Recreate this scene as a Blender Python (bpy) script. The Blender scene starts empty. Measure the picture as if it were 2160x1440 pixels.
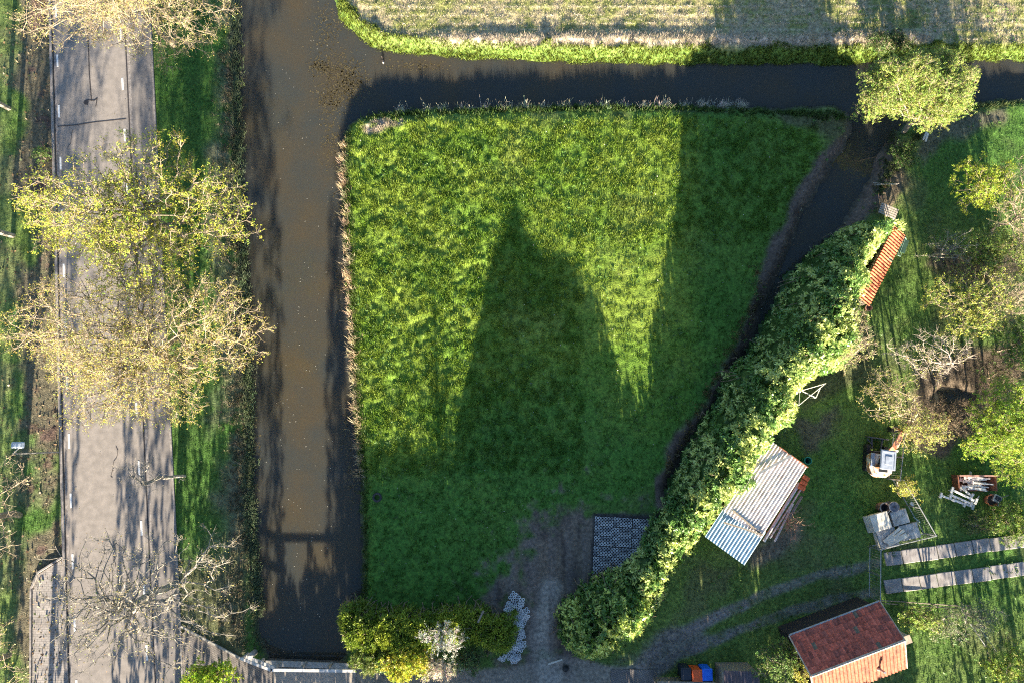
import bpy, math, random
import numpy as np
from mathutils import Vector, Matrix

# ------------------------------------------------------------------ camera, sky, sun, exposure
SC = bpy.context.scene
COL = SC.collection
R = math.radians
F, CH, TILT = 1438.0, 43.0, R(8.0)          # focal length in photo pixels, drone height, forward tilt
cam_d = bpy.data.cameras.new("drone_camera")
cam_d.sensor_fit = 'HORIZONTAL'; cam_d.sensor_width = 36.0
cam_d.lens = F / 2160.0 * 36.0
cam_d.clip_start = 0.5; cam_d.clip_end = 2000.0
cam = bpy.data.objects.new("drone_camera", cam_d); COL.objects.link(cam)
cam.location = (0, 0, CH); cam.rotation_euler = (TILT, 0, 0)
SC.camera = cam

SUN_EL, SUN_AZ = R(12.0), R(177.0)           # sun stands in the south, just above the horizon
w = bpy.data.worlds.new("World"); SC.world = w; w.use_nodes = True
nt = w.node_tree; nt.nodes.clear()
sky = nt.nodes.new('ShaderNodeTexSky'); sky.sky_type = 'NISHITA'; sky.sun_disc = False
sky.ozone_density = 3.0; sky.sun_elevation = SUN_EL; sky.sun_rotation = SUN_AZ
bg = nt.nodes.new('ShaderNodeBackground'); bg.inputs[1].default_value = 0.052
wo = nt.nodes.new('ShaderNodeOutputWorld')
nt.links.new(sky.outputs[0], bg.inputs[0]); nt.links.new(bg.outputs[0], wo.inputs[0])
sd = bpy.data.lights.new("sun", 'SUN'); sd.energy = 5.0; sd.angle = R(0.4); sd.color = (1.0, 0.87, 0.67)
sun = bpy.data.objects.new("sun", sd); COL.objects.link(sun)
SUND = Vector((-math.sin(SUN_AZ) * math.cos(SUN_EL), -math.cos(SUN_AZ) * math.cos(SUN_EL), -math.sin(SUN_EL)))
sun.rotation_euler = SUND.to_track_quat('-Z', 'Y').to_euler()
sun.location = (0, -60, 40)
SC.view_settings.view_transform = 'Standard'; SC.view_settings.look = 'None'
SC.view_settings.gamma = 1.0; SC.view_settings.exposure = 2.8
SC.cycles.use_denoising = False; SC.cycles.filter_width = 1.1; SC.cycles.max_bounces = 6; SC.cycles.transparent_max_bounces = 4

rng = np.random.default_rng(7)
random.seed(7)

# ------------------------------------------------------------------ reading photo pixels as ground points
ct, st = math.cos(TILT), math.sin(TILT)
def P(px, py, z=0.0):
    u = (px - 1080.0) / F; v = (720.0 - py) / F
    dy = v * ct + st; dz = v * st - ct
    k = (z - CH) / dz
    return (u * k, dy * k, z)
def PA(px, py, z=0.0):
    px = np.asarray(px, float); py = np.asarray(py, float)
    u = (px - 1080.0) / F; v = (720.0 - py) / F
    dy = v * ct + st; dz = v * st - ct
    k = (z - CH) / dz
    return np.stack([u * k, dy * k], -1)
def proj(x, y, z=0.0):
    dz = z - CH
    yc = y * ct + dz * st; zc = -y * st + dz * ct
    return 1080 + F * x / (-zc), 720 - F * yc / (-zc)

# ------------------------------------------------------------------ numpy noise and polygons
_tab = np.random.default_rng(11).random((256, 256))
def vn(x, y, s, seed=0):
    x = np.asarray(x) / s + seed * 17.31 + 100.5; y = np.asarray(y) / s + seed * 7.77 + 100.5
    xi = np.floor(x).astype(int); yi = np.floor(y).astype(int)
    fx = x - xi; fy = y - yi; fx = fx * fx * (3 - 2 * fx); fy = fy * fy * (3 - 2 * fy)
    a = _tab[xi & 255, yi & 255]; b = _tab[(xi + 1) & 255, yi & 255]
    c = _tab[xi & 255, (yi + 1) & 255]; d = _tab[(xi + 1) & 255, (yi + 1) & 255]
    return (a * (1 - fx) + b * fx) * (1 - fy) + (c * (1 - fx) + d * fx) * fy
def fbm(x, y, s, seed=0, o=3):
    t = 0; a = 1; n = 0
    for i in range(o):
        t = t + a * vn(x, y, s / 2 ** i, seed + i * 3); n += a; a *= 0.5
    return t / n
_jt = np.random.default_rng(13).random((256, 256, 2))
def worley(x, y, s, seed=0):
    x = np.asarray(x) / s + 50 + seed * 3.3; y = np.asarray(y) / s + 50 + seed * 5.1; xi = np.floor(x).astype(int); yi = np.floor(y).astype(int); d = np.full(x.shape, 9.0)
    for a in (-1, 0, 1):
        for b in (-1, 0, 1):
            j = _jt[(xi + a) & 255, (yi + b) & 255]; d = np.minimum(d, (xi + a + .15 + .7 * j[..., 0] - x) ** 2 + (yi + b + .15 + .7 * j[..., 1] - y) ** 2)
    return np.sqrt(d)
def psd(x, y, poly):
    """signed distance to a polygon, negative inside"""
    poly = np.asarray(poly, float); x = np.asarray(x, float); y = np.asarray(y, float)
    d = np.full(x.shape, 1e18); ins = np.zeros(x.shape, bool)
    n = len(poly)
    for i in range(n):
        ax, ay = poly[i]; bx, by = poly[(i + 1) % n]
        ex, ey = bx - ax, by - ay
        t = np.clip(((x - ax) * ex + (y - ay) * ey) / (ex * ex + ey * ey + 1e-12), 0, 1)
        d = np.minimum(d, (x - ax - t * ex) ** 2 + (y - ay - t * ey) ** 2)
        if ay != by:
            c = ((ay > y) != (by > y)) & (x < (bx - ax) * (y - ay) / (by - ay) + ax)
            ins ^= c
    d = np.sqrt(d)
    return np.where(ins, -d, d)
def pld(x, y, pts):
    d = np.full(np.shape(x), 1e18)
    for (ax, ay), (bx, by) in zip(pts[:-1], pts[1:]):
        ex, ey = bx - ax, by - ay
        t = np.clip(((x - ax) * ex + (y - ay) * ey) / (ex * ex + ey * ey), 0, 1)
        d = np.minimum(d, (x - ax - t * ex) ** 2 + (y - ay - t * ey) ** 2)
    return np.sqrt(d)
def ss(a, b, x):
    t = np.clip((x - a) / (b - a), 0, 1); return t * t * (3 - 2 * t)
def lerp(c, c2, m):
    return c * (1 - m[..., None]) + np.asarray(c2) * m[..., None]

# ------------------------------------------------------------------ meshes
def mesh_np(name, verts, faces, mats=(), col=None, smooth=False, mi=None):
    verts = np.asarray(verts, np.float32).reshape(-1, 3); faces = np.asarray(faces, np.int32)
    k = faces.shape[1]; n = len(faces)
    me = bpy.data.meshes.new(name)
    me.vertices.add(len(verts)); me.vertices.foreach_set('co', verts.ravel())
    me.loops.add(n * k); me.loops.foreach_set('vertex_index', faces.ravel())
    me.polygons.add(n); me.polygons.foreach_set('loop_start', np.arange(0, n * k, k, dtype=np.int32))
    me.polygons.foreach_set('loop_total', np.full(n, k, np.int32))
    me.polygons.foreach_set('use_smooth', np.full(n, smooth))
    if mi is not None: me.polygons.foreach_set('material_index', np.asarray(mi, np.int32))
    if col is not None:
        a = me.attributes.new('Col', 'FLOAT_COLOR', 'POINT')
        c = np.ones((len(verts), 4), np.float32); c[:, :3] = col
        a.data.foreach_set('color', c.ravel())
    me.update(calc_edges=True)
    for m in mats: me.materials.append(m)
    return me
def tag(o, label=None, cat=None, group=None, kind=None):
    if label: o['label'] = label
    if cat: o['category'] = cat
    if group: o['group'] = group
    if kind: o['kind'] = kind
    return o
def link(name, me, parent=None, loc=(0, 0, 0), rz=0):
    o = bpy.data.objects.new(name, me); COL.objects.link(o)
    if parent is not None: o.parent = parent
    else: o.location = loc; o.rotation_euler = (0, 0, rz)
    return o
def thing(name, label, cat, loc=(0, 0, 0), rz=0, group=None):
    o = bpy.data.objects.new(name, None); COL.objects.link(o)
    o.empty_display_size = 0.2
    o.location = loc; o.rotation_euler = (0, 0, rz)
    return tag(o, label, cat, group)
def wpart(name, verts, faces, mats, parent, **kw):
    """a part given in world coordinates under an unrotated thing"""
    v = np.asarray(verts, float).reshape(-1, 3) - np.asarray(parent.location)
    return link(name, mesh_np(name, v, faces, mats, **kw), parent)

class MB:
    """collects boxes, tubes and sheets into one mesh"""
    def __init__(s): s.v = []; s.f = []; s.m = []
    def add(s, vs, fs, m=0):
        b = len(s.v); s.v += [tuple(map(float, v)) for v in vs]; s.f += [tuple(b + i for i in f) for f in fs]; s.m += [m] * len(fs); return s
    def box(s, c, d, rz=0.0, rx=0.0, ry=0.0, m=0, taper=1.0, bev=0.0):
        M = Matrix.Rotation(rz, 3, 'Z') @ Matrix.Rotation(ry, 3, 'Y') @ Matrix.Rotation(rx, 3, 'X')
        x, y, z = d[0] / 2, d[1] / 2, d[2] / 2
        if bev <= 0:
            vs = [(-x, -y, -z), (x, -y, -z), (x, y, -z), (-x, y, -z)] + [(a * taper, b * taper, z) for a, b in ((-x, -y), (x, -y), (x, y), (-x, y))]
            fs = [(0, 3, 2, 1), (4, 5, 6, 7), (0, 1, 5, 4), (1, 2, 6, 5), (2, 3, 7, 6), (3, 0, 4, 7)]
        else:
            b = bev; ring = [(-x + b, -y), (x - b, -y), (x, -y + b), (x, y - b), (x - b, y), (-x + b, y), (-x, y - b), (-x, -y + b)]
            q = (x - b) / x; p = (y - b) / y
            vs = [(u, v, -z) for u, v in ring] + [(u * taper, v * taper, z - b) for u, v in ring] + [(u * q * taper, v * p * taper, z) for u, v in ring]
            fs = [tuple(range(7, -1, -1)), tuple(range(16, 24))]
            for l in (0, 8):
                for i in range(8): j = (i + 1) % 8; fs.append((l + i, l + j, l + 8 + j, l + 8 + i))
        C = Vector(c); s.add([(M @ Vector(v)) + C for v in vs], fs, m); return s
    def tube(s, p0, p1, r0, r1=None, n=8, m=0, caps=True):
        r1 = r0 if r1 is None else r1
        a = Vector(p0); b = Vector(p1); d = (b - a).normalized()
        q = d.to_track_quat('Z', 'Y').to_matrix()
        vs = []
        for p, r in ((a, r0), (b, r1)):
            for i in range(n):
                t = 2 * math.pi * i / n; vs.append(p + q @ Vector((r * math.cos(t), r * math.sin(t), 0)))
        fs = [(i, (i + 1) % n, n + (i + 1) % n, n + i) for i in range(n)]
        if caps: fs += [tuple(range(n - 1, -1, -1)), tuple(range(n, 2 * n))]
        s.add(vs, fs, m); return s
    def path(s, pts, r, n=6, m=0):
        for a, b in zip(pts[:-1], pts[1:]): s.tube(a, b, r, r, n, m)
        return s
    def lathe(s, c, prof, n=20, m=0):
        vs = []; 
        for r, z in prof:
            for i in range(n):
                t = 2 * math.pi * i / n; vs.append((c[0] + r * math.cos(t), c[1] + r * math.sin(t), c[2] + z))
        fs = []
        for k in range(len(prof) - 1):
            for i in range(n): j = (i + 1) % n; fs.append((k * n + i, k * n + j, (k + 1) * n + j, (k + 1) * n + i))
        s.add(vs, fs, m); return s
    def prism(s, poly, z0, z1, m=0):
        n = len(poly)
        vs = [(p[0], p[1], z0) for p in poly] + [(p[0], p[1], z1) for p in poly]
        fs = [tuple(range(n - 1, -1, -1)), tuple(range(n, 2 * n))] + [(i, (i + 1) % n, n + (i + 1) % n, n + i) for i in range(n)]
        s.add(vs, fs, m); return s
    def build(s, name, mats, parent=None, loc=(0, 0, 0), rz=0, world=False, smooth=False):
        me = bpy.data.meshes.new(name)
        off = Vector(parent.location) if (world and parent is not None) else Vector(loc) if world else Vector((0, 0, 0))
        me.from_pydata([tuple(Vector(v) - off) for v in s.v], [], s.f)
        if not isinstance(mats, (list, tuple)): mats = [mats]
        for m in mats: me.materials.append(m)
        me.polygons.foreach_set('material_index', s.m)
        if smooth: me.polygons.foreach_set('use_smooth', [True] * len(s.f))
        me.update()
        return link(name, me, parent, loc, rz)
def copy_tree(o, loc, rz=0, rot=None, parent=None):
    c = o.copy(); COL.objects.link(c)
    if parent is None:
        c.location = loc; c.rotation_euler = rot if rot else (0, 0, rz)
    else: c.parent = parent
    for ch in o.children: copy_tree(ch, None, parent=c)
    return c

# ------------------------------------------------------------------ materials
def _new(name):
    m = bpy.data.materials.new(name); m.use_nodes = True
    n = m.node_tree; n.nodes.clear()
    out = n.nodes.new('ShaderNodeOutputMaterial'); b = n.nodes.new('ShaderNodeBsdfPrincipled')
    n.links.new(b.outputs[0], out.inputs[0]); return m, n, b, out
def _noise(n, scale, detail=4, obj=True, dist=0.0):
    tc = n.nodes.new('ShaderNodeTexCoord') ; t = n.nodes.new('ShaderNodeTexNoise')
    t.inputs['Scale'].default_value = scale; t.inputs['Detail'].default_value = detail; t.inputs['Distortion'].default_value = dist
    n.links.new(tc.outputs['Object'], t.inputs['Vector']); return t
def mat(name, c, rough=0.7, metal=0.0, var=0.25, scale=6.0, c2=None, bump=0.0, bscale=40.0, spec=0.4, lo=0.35, hi=0.65):
    m, n, b, out = _new(name)
    c2 = c2 or tuple(x * (1 - var) for x in c)
    t = _noise(n, scale, 5); r = n.nodes.new('ShaderNodeValToRGB')
    r.color_ramp.elements[0].position = lo; r.color_ramp.elements[1].position = hi
    r.color_ramp.elements[0].color = (*c2, 1); r.color_ramp.elements[1].color = (*c, 1)
    n.links.new(t.outputs['Fac'], r.inputs[0]); n.links.new(r.outputs[0], b.inputs['Base Color'])
    b.inputs['Roughness'].default_value = rough; b.inputs['Metallic'].default_value = metal
    b.inputs['Specular IOR Level'].default_value = spec
    if bump > 0:
        t2 = _noise(n, bscale, 3); bp = n.nodes.new('ShaderNodeBump'); bp.inputs['Strength'].default_value = bump; bp.inputs['Distance'].default_value = 0.02
        n.links.new(t2.outputs['Fac'], bp.inputs['Height']); n.links.new(bp.outputs[0], b.inputs['Normal'])
    return m
def mat_attr(name, rough=0.85, amp=0.35, scale=9.0, bump=0.0, bscale=25.0, trans=0.0, spec=0.25, bdist=0.05):
    m, n, b, out = _new(name)
    a = n.nodes.new('ShaderNodeAttribute'); a.attribute_name = 'Col'
    src = a.outputs['Color']
    if amp > 0:
        t = _noise(n, scale, 5); mr = n.nodes.new('ShaderNodeMapRange')
        mr.inputs['From Min'].default_value = 0.3; mr.inputs['From Max'].default_value = 0.7
        mr.inputs['To Min'].default_value = 1 - amp; mr.inputs['To Max'].default_value = 1 + amp
        n.links.new(t.outputs['Fac'], mr.inputs[0])
        mx = n.nodes.new('ShaderNodeVectorMath'); mx.operation = 'SCALE'
        n.links.new(a.outputs['Color'], mx.inputs[0]); n.links.new(mr.outputs[0], mx.inputs['Scale']); src = mx.outputs[0]
    n.links.new(src, b.inputs['Base Color'])
    b.inputs['Roughness'].default_value = rough; b.inputs['Specular IOR Level'].default_value = spec
    if bump > 0:
        t2 = _noise(n, bscale, 4); bp = n.nodes.new('ShaderNodeBump'); bp.inputs['Strength'].default_value = bump; bp.inputs['Distance'].default_value = bdist
        n.links.new(t2.outputs['Fac'], bp.inputs['Height']); n.links.new(bp.outputs[0], b.inputs['Normal'])
    if trans > 0:
        tr = n.nodes.new('ShaderNodeBsdfTranslucent'); mxs = n.nodes.new('ShaderNodeMixShader'); mxs.inputs[0].default_value = trans
        n.links.new(src, tr.inputs['Color']); n.links.new(b.outputs[0], mxs.inputs[1]); n.links.new(tr.outputs[0], mxs.inputs[2])
        n.links.new(mxs.outputs[0], out.inputs[0])
    return m
M_GROUND = mat_attr('soil_and_turf', amp=0.4, scale=5.0, bump=0.6, bscale=14.0)
M_BLADE = mat_attr('grass_blades', amp=0.0, trans=0.45, rough=0.5)
M_LEAF = mat_attr('leaves', amp=0.0, trans=0.3, rough=0.5, spec=0.35)
M_GLOSSLEAF = mat_attr('glossy_leaves', amp=0.0, trans=0.32, rough=0.35, spec=0.5)
M_BARK = mat('pale_bark', (0.34, 0.28, 0.20), 0.9, c2=(0.20, 0.155, 0.11), scale=9, bump=0.4)
M_DARKBARK = mat('brown_bark', (0.2, 0.15, 0.1), 0.9, c2=(0.1, 0.075, 0.05), scale=9, bump=0.4)
M_GREYBARK = mat('grey_bark', (0.34, 0.31, 0.26), 0.9, c2=(0.17, 0.15, 0.12), scale=9, bump=0.4)
M_WHITE = mat('white_paint', (0.72, 0.71, 0.68), 0.6, c2=(0.5, 0.47, 0.42), scale=7)
M_STEEL = mat('galvanised_steel', (0.42, 0.43, 0.43), 0.45, 0.6, c2=(0.28, 0.28, 0.27), scale=12)
M_DARK = mat('black_plastic', (0.025, 0.027, 0.03), 0.55, scale=8)
M_CONC = mat('concrete', (0.36, 0.34, 0.31), 0.9, c2=(0.22, 0.21, 0.19), scale=5, bump=0.3)
M_WOOD = mat('weathered_wood', (0.28, 0.24, 0.19), 0.85, c2=(0.15, 0.12, 0.09), scale=11, bump=0.4)
M_REDWOOD = mat('red_brown_wood', (0.26, 0.1, 0.05), 0.7, c2=(0.12, 0.05, 0.03), scale=8, bump=0.3)

# ------------------------------------------------------------------ the ground: one sheet with the canals cut into it
WZ = -0.55
CANAL = [(490, -420), (494, 0), (492, 120), (499, 200), (503, 420), (512, 560), (520, 700), (526, 880), (527, 1060), (532, 1160), (536, 1260), (552, 1340), (572, 1392), (700, 1396),
         (722, 1385), (755, 1300), (764, 1240), (762, 1100), (757, 1000), (742, 860), (735, 700), (726, 560), (720, 400), (718, 300), (735, 268), (760, 245), (805, 234), (1000, 226), (1200, 218),
         (1400, 218), (1560, 222), (1650, 230), (1700, 226), (1760, 222), (1795, 240), (1798, 285), (1770, 330), (1735, 390), (1700, 450), (1662, 530), (1632, 600), (1606, 655), (1585, 720), (1560, 775), (1530, 830), (1500, 880), (1465, 930),
         (1432, 975), (1412, 1030), (1428, 1032), (1455, 975), (1490, 925), (1526, 870), (1560, 805), (1592, 730), (1640, 650), (1690, 570), (1738, 510), (1786, 450), (1822, 395), (1842, 340), (1875, 295), (1900, 262), (1950, 235), (2060, 214), (2160, 206), (2700, 190),
         (2700, 112), (2160, 128), (1960, 128), (1800, 133), (1550, 137), (1350, 134), (1200, 131), (1000, 124), (850, 114), (800, 104), (760, 84), (735, 62), (718, 38), (704, 0), (690, -60), (660, -420)]
CAN_W = PA([p[0] for p in CANAL], [p[1] for p in CANAL], WZ)
GX0, GX1, GY0, GY1, GS = -47.0, 47.0, -23.0, 42.0, 0.13
gx = np.arange(GX0, GX1 + GS / 2, GS); gy = np.arange(GY0, GY1 + GS / 2, GS)
X, Y = np.meshgrid(gx, gy); NY, NX = X.shape
PX, PY = proj(X, Y, 0.0)
SDW = psd(X, Y, CAN_W) + (fbm(X, Y, 0.9, 3) - 0.5) * 0.45
jx = (fbm(X, Y, 1.6, 5) - 0.5) * 2; jy = (fbm(X, Y, 1.6, 9) - 0.5) * 2
JX, JY = PX + jx * 26, PY + jy * 26           # jittered photo coordinates for ragged borders
n1 = fbm(X, Y, 1.2, 21, 4); n2 = fbm(X, Y, 5.0, 22, 4); n3 = fbm(X, Y, 0.45, 23, 3); n4 = fbm(X, Y, 2.4, 24, 4)

LAWN = [(735, 255), (1440, 245), (1720, 262), (1740, 330), (1690, 430), (1600, 620), (1540, 760), (1450, 900), (1400, 1010), (1300, 1060), (1180, 1060), (1100, 1130), (1040, 1250), (1040, 1300), (765, 1300), (750, 900), (725, 500)]
MUD = [(1120, 1100), (1180, 1060), (1240, 1075), (1390, 1078), (1400, 1100), (1260, 1250), (1215, 1330), (1190, 1420), (1095, 1420), (1085, 1290), (1030, 1240), (1060, 1180), (1110, 1120)]
LANE = [(540, 1398), (760, 1405), (1090, 1408), (1180, 1385), (1300, 1405), (1390, 1412), (1395, 1800), (380, 1800), (385, 1440)]
NFIELD = [(715, -600), (712, 0), (745, 60), (820, 92), (1000, 98), (1500, 108), (2160, 100), (2900, 100), (2900, -600)]
def zone(poly, s=8, jit=True, amp=26):
    return 1 - ss(-s, s, psd(PX + jx * amp, PY + jy * amp, poly))
# base turf of the gardens and verges
C = lerp(np.zeros(X.shape + (3,)) + (0.068, 0.148, 0.026), (0.105, 0.165, 0.036), ss(0.35, 0.7, n2))
C = lerp(C, (0.12, 0.11, 0.06), ss(0.6, 0.8, n4) * 0.45)
# far left verge: rough grass and leaf litter
m = 1 - ss(96, 116, PX - 0.026 * PY)
C = lerp(C, (0.125, 0.105, 0.07), m * ss(0.3, 0.55, n4 + 0.16 * np.sin((PX - 60) / 26.0)) * 0.95)
C = lerp(C, (0.15, 0.20, 0.06), m * (1 - ss(14, 40, JX)) * 0.6)
C = lerp(C, (0.10, 0.055, 0.05), m * ss(0.62, 0.72, n1) * (PX > 60) * 0.7)
m_lit = m * ss(0.3, 0.55, n4 + 0.16 * np.sin((PX - 60) / 26.0))
# verge between the road and the canal
mv = ss(318, 330, PX) * (1 - ss(500, 520, PX)) * ss(-600, -599, PY)
C = lerp(C, (0.045, 0.115, 0.018), mv * 0.8)
C = lerp(C, (0.155, 0.15, 0.095), mv * ss(425, 475, PX + jx * 40 - PY * 0.01) * ss(0.25, 0.55, n1) * 0.9)
C = lerp(C, (0.10, 0.095, 0.05), mv * ss(1120, 1220, JY) * 0.8)
# stubble field in the north
mf = zone(NFIELD, 7)
rows = 0.5 + 0.5 * np.sin(Y * 2 * math.pi / 0.85 + (n2 - 0.5) * 1.5)
fieldc = lerp(np.zeros(X.shape + (3,)) + (0.38, 0.32, 0.20), (0.21, 0.225, 0.07), ss(0.38, 0.62, n1 * 0.6 + n3 * 0.4))
fieldc = lerp(fieldc, (0.46, 0.40, 0.30), (rows > 0.965) * ss(0.5, 0.62, n3) * 0.45)
C = lerp(C, fieldc, mf)
ms = np.exp(-((PY - 86 - jy * 8) / 13.0) ** 2) * ss(870, 960, PX) * (1 - ss(1900, 2020, PX))
C = lerp(C, (0.50, 0.42, 0.33), np.clip(ms * ss(0.3, 0.6, n1 + 0.1) * 1.2, 0, 1))
mg = (SDW > -0.2) * (1 - ss(0.65, 1.1, SDW + (n1 - 0.5))) * (PY < 150) * (PX > 690)
C = lerp(C, (0.10, 0.165, 0.03), mg * 0.95)
# the lawn
ml = zone(LAWN, 9, amp=10)
lawnc = lerp(np.zeros(X.shape + (3,)) + (0.100, 0.182, 0.020), (0.165, 0.232, 0.030), ss(0.36, 0.66, n2 * 0.5 + n1 * 0.5 + 0.10 * ss(900, 1250, PX) * (1 - ss(300, 700, PY))))
lawnc = lerp(lawnc, (0.17, 0.20, 0.05), ss(0.55, 0.75, n4) * 0.3 * ss(900, 1100, PX))
lawnc = lerp(lawnc, (0.048, 0.140, 0.022), np.clip(ss(700, 980, PY + (n2 - .5) * 250) * ss(860, 1020, PX) + ss(1430, 1500, PX) * .8 + ss(940, 1050, PY), 0, 1) * .8)  # shaded south and east lawn given darker, less red grass as painted shade
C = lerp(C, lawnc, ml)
# bare places, ditch banks and lane
soil = (0.125, 0.092, 0.072)
diag = (PX > 1380) * (PY > 232) * ((PX < 1900))
mb = diag * (SDW < 2.2) * (1 - ss(0.85 - .5 * ss(330, 260, PY), 1.35 - .5 * ss(330, 260, PY), SDW + (n4 - 0.5) * 1.3))
C = lerp(C, soil, mb)
C = lerp(C, (0.07, 0.05, 0.04), mb * ss(.5, .7, n1) * .8)
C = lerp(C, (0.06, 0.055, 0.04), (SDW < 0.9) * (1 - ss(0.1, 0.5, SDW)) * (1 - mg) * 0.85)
C = lerp(C, (0.30, 0.25, 0.20), zone([(762, 268), (790, 250), (850, 248), (850, 262), (800, 280), (770, 285)], 5, amp=8) * ss(0.35, 0.5, n3))
mm = ss(-.55, .45, -psd(PX + jx * 30, PY + jy * 30, MUD) / 75.0 - .15 + (n1 - .5) * 1.7 + (n3 - .5) * 2.0 + .25 * ss(1180, 1300, PY))
C = lerp(C, (0.150, 0.112, 0.088), mm * 0.95)
C = lerp(C, (0.065, 0.05, 0.043), mm * ss(.45, .7, fbm(X * 1.6, Y * .5, .9, 71, 4)) * .8)
C = lerp(C, (0.055, 0.045, 0.042), mm * (1 - ss(0.0, 26, np.abs(PX - 1215 + jx * 10) + np.abs(PY - 1210) * 0.35)) * 0.8)
mlane = zone(LANE, 5, amp=8)
C = lerp(C, (0.24, 0.205, 0.17), mlane * 0.95)
C = lerp(C, (0.05, 0.045, 0.042), zone([(1250, 1080), (1400, 1085), (1400, 1120), (1300, 1240), (1243, 1232)], 3, jit=False, amp=2))
C = lerp(C, (0.33, 0.30, 0.26), (1 - ss(8, 34, pld(PX + jx * 8, PY, [(1160, 1430), (1135, 1360), (1145, 1300), (1165, 1240)]))) * 0.7)
C = lerp(C, (0.15, 0.125, 0.11), (1 - ss(3, 7, np.abs((PX - 1120) * 0.25 + 0 * PY) % 9 + 3 * n3)) * mm * ss(1080, 1150, PY) * 0.5)
for tr, wd in (([(1850, 1188), (1740, 1212), (1650, 1240), (1560, 1275), (1480, 1312), (1420, 1345), (1370, 1385), (1320, 1440)], 11),
               ([(1850, 1248), (1760, 1262), (1660, 1292), (1560, 1325), (1480, 1358), (1430, 1380), (1370, 1420)], 11)):
    d = pld(PX + jx * 5, PY + jy * 8, tr)
    C = lerp(C, (0.21, 0.185, 0.165), (1 - ss(wd * 0.55, wd * 1.25 + ss(1600, 1400, PX) * 9, d)) * (0.55 + 0.45 * ss(0.3, 0.5, n3)) * (0.75 + 0.25 * ss(1650, 1500, PX)))
C = lerp(C, (0.17, 0.15, 0.135), zone([(1300, 1400), (1400, 1335), (1470, 1300), (1500, 1330), (1440, 1400), (1390, 1412)], 14) * ss(0.3, 0.6, n4 + .1) * 0.85)
# garden floor: undergrowth in the east, worn earth by the shelter and the willow
for poly, c, k in (([(1960, 520), (2160, 540), (2160, 600), (2040, 600), (1960, 560)], (0.10, 0.075, 0.055), .9),
                   ([(1930, 780), (2160, 700), (2160, 830), (2070, 900), (1980, 960), (1900, 930)], (0.11, 0.08, 0.06), .95),
                   ([(1680, 880), (1760, 870), (1740, 950), (1690, 960)], (0.10, 0.085, 0.065), .85),
                   ([(1560, 1170), (1700, 1090), (1690, 1130), (1600, 1200)], (0.15, 0.125, 0.10), .8),
                   ([(1640, 232), (1790, 235), (1790, 285), (1740, 300), (1650, 262)], (0.10, 0.085, 0.055), .7),
                   ([(1930, 250), (2130, 225), (2120, 262), (1990, 300), (1930, 350)], (0.13, 0.11, 0.085), .8),
                   ([(1840, 330), (1905, 300), (1915, 400), (1880, 450), (1830, 450)], (0.13, 0.09, 0.07), .85),
                   ([(1560, 1200), (1480, 1180), (1420, 1300), (1480, 1290)], (0.10, 0.095, 0.05), .6),
                   ([(1700, 660), (1840, 700), (1840, 800), (1700, 860)], (0.08, 0.07, 0.045), .7)):
    C = lerp(C, c, zone(poly, 12) * ss(0.2, 0.45, n4 + 0.08) * k)
# the gable garden's small pond basin
POND = [(1972, 836), (1990, 818), (2022, 822), (2050, 834), (2036, 850), (2005, 846), (1992, 858)]
# tonal variation of real turf colour
C *= (0.82 + 0.36 * n3)[..., None]

# hard surfaces that need a flat bed
ROAD_L = lambda y: 104.5 + 0.0257 * y
ROAD_R = lambda y: 315.0 + 0.0490 * y
hard = (PX > ROAD_L(PY) - 14) & (PX < ROAD_R(PY) + 10)
hard |= psd(PX, PY, [(60, 1460), (66, 1240), (130, 1170), (140, 1460)]) < 4
hard |= psd(PX, PY, [(380, 1315), (575, 1402), (760, 1405), (760, 1800), (380, 1800)]) < 2
# height
tuft = np.clip(ml * (0.35 + 0.65 * (1 - ss(1000, 1250, PX) * 0.55)), 0, 1) * (1 - mm)
Z = (n3 - 0.5) * 0.06 + (n1 - 0.5) * 0.06
Z += tuft * (0.05 + (0.11 + 0.10 * (1 - ss(980, 1150, PX))) * (fbm(X * .96 + Y * .28, Y * .96 - X * .28, 0.31, 41, 3) - 0.5) + 0.10 * (fbm(X, Y, 1.1, 44, 2) - 0.5))
Z += mf * (0.009 * np.sin((Y + .004 * X + .1 * n2) * 2 * math.pi / .62) + 0.09 * (fbm(X, Y, 0.32, 47, 2) - 0.5))
Z += ms * 0.30 * (fbm(X, Y, 0.7, 48, 3)) + mg * 0.35 * (fbm(X, Y, 0.45, 49, 2) - .3)
Z += mm * (0.05 * np.sin(PX * 0.55 + jx * 3) * ss(1080, 1130, PY) * (1 - ss(1230, 1300, PY)) * 0.5)
west = (PX < 600)
bw = np.where(west, 1.7, 0.9)
bank = ss(0.0, 1.0, SDW / bw)
Z = np.where(SDW > 0, Z * (0.3 + 0.7 * bank) + WZ * (1 - bank), WZ - np.minimum(1.3, -SDW * 0.8))
dp = psd(PX, PY, POND) / 33.0
Z = np.where(dp < 0.5, np.minimum(Z, -0.02 + (dp - 0.5) * 0.35), Z)
Z = np.where(hard & (SDW > 0.15), -0.05, Z)
def samp(A, x, y):
    i = np.clip((np.asarray(x) - GX0) / GS, 0, NX - 1.001); j = np.clip((np.asarray(y) - GY0) / GS, 0, NY - 1.001)
    i0 = i.astype(int); j0 = j.astype(int); fi = i - i0; fj = j - j0
    if A.ndim == 3: fi = fi[..., None]; fj = fj[..., None]
    return (A[j0, i0] * (1 - fi) + A[j0, i0 + 1] * fi) * (1 - fj) + (A[j0 + 1, i0] * (1 - fi) + A[j0 + 1, i0 + 1] * fi) * fj
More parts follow.
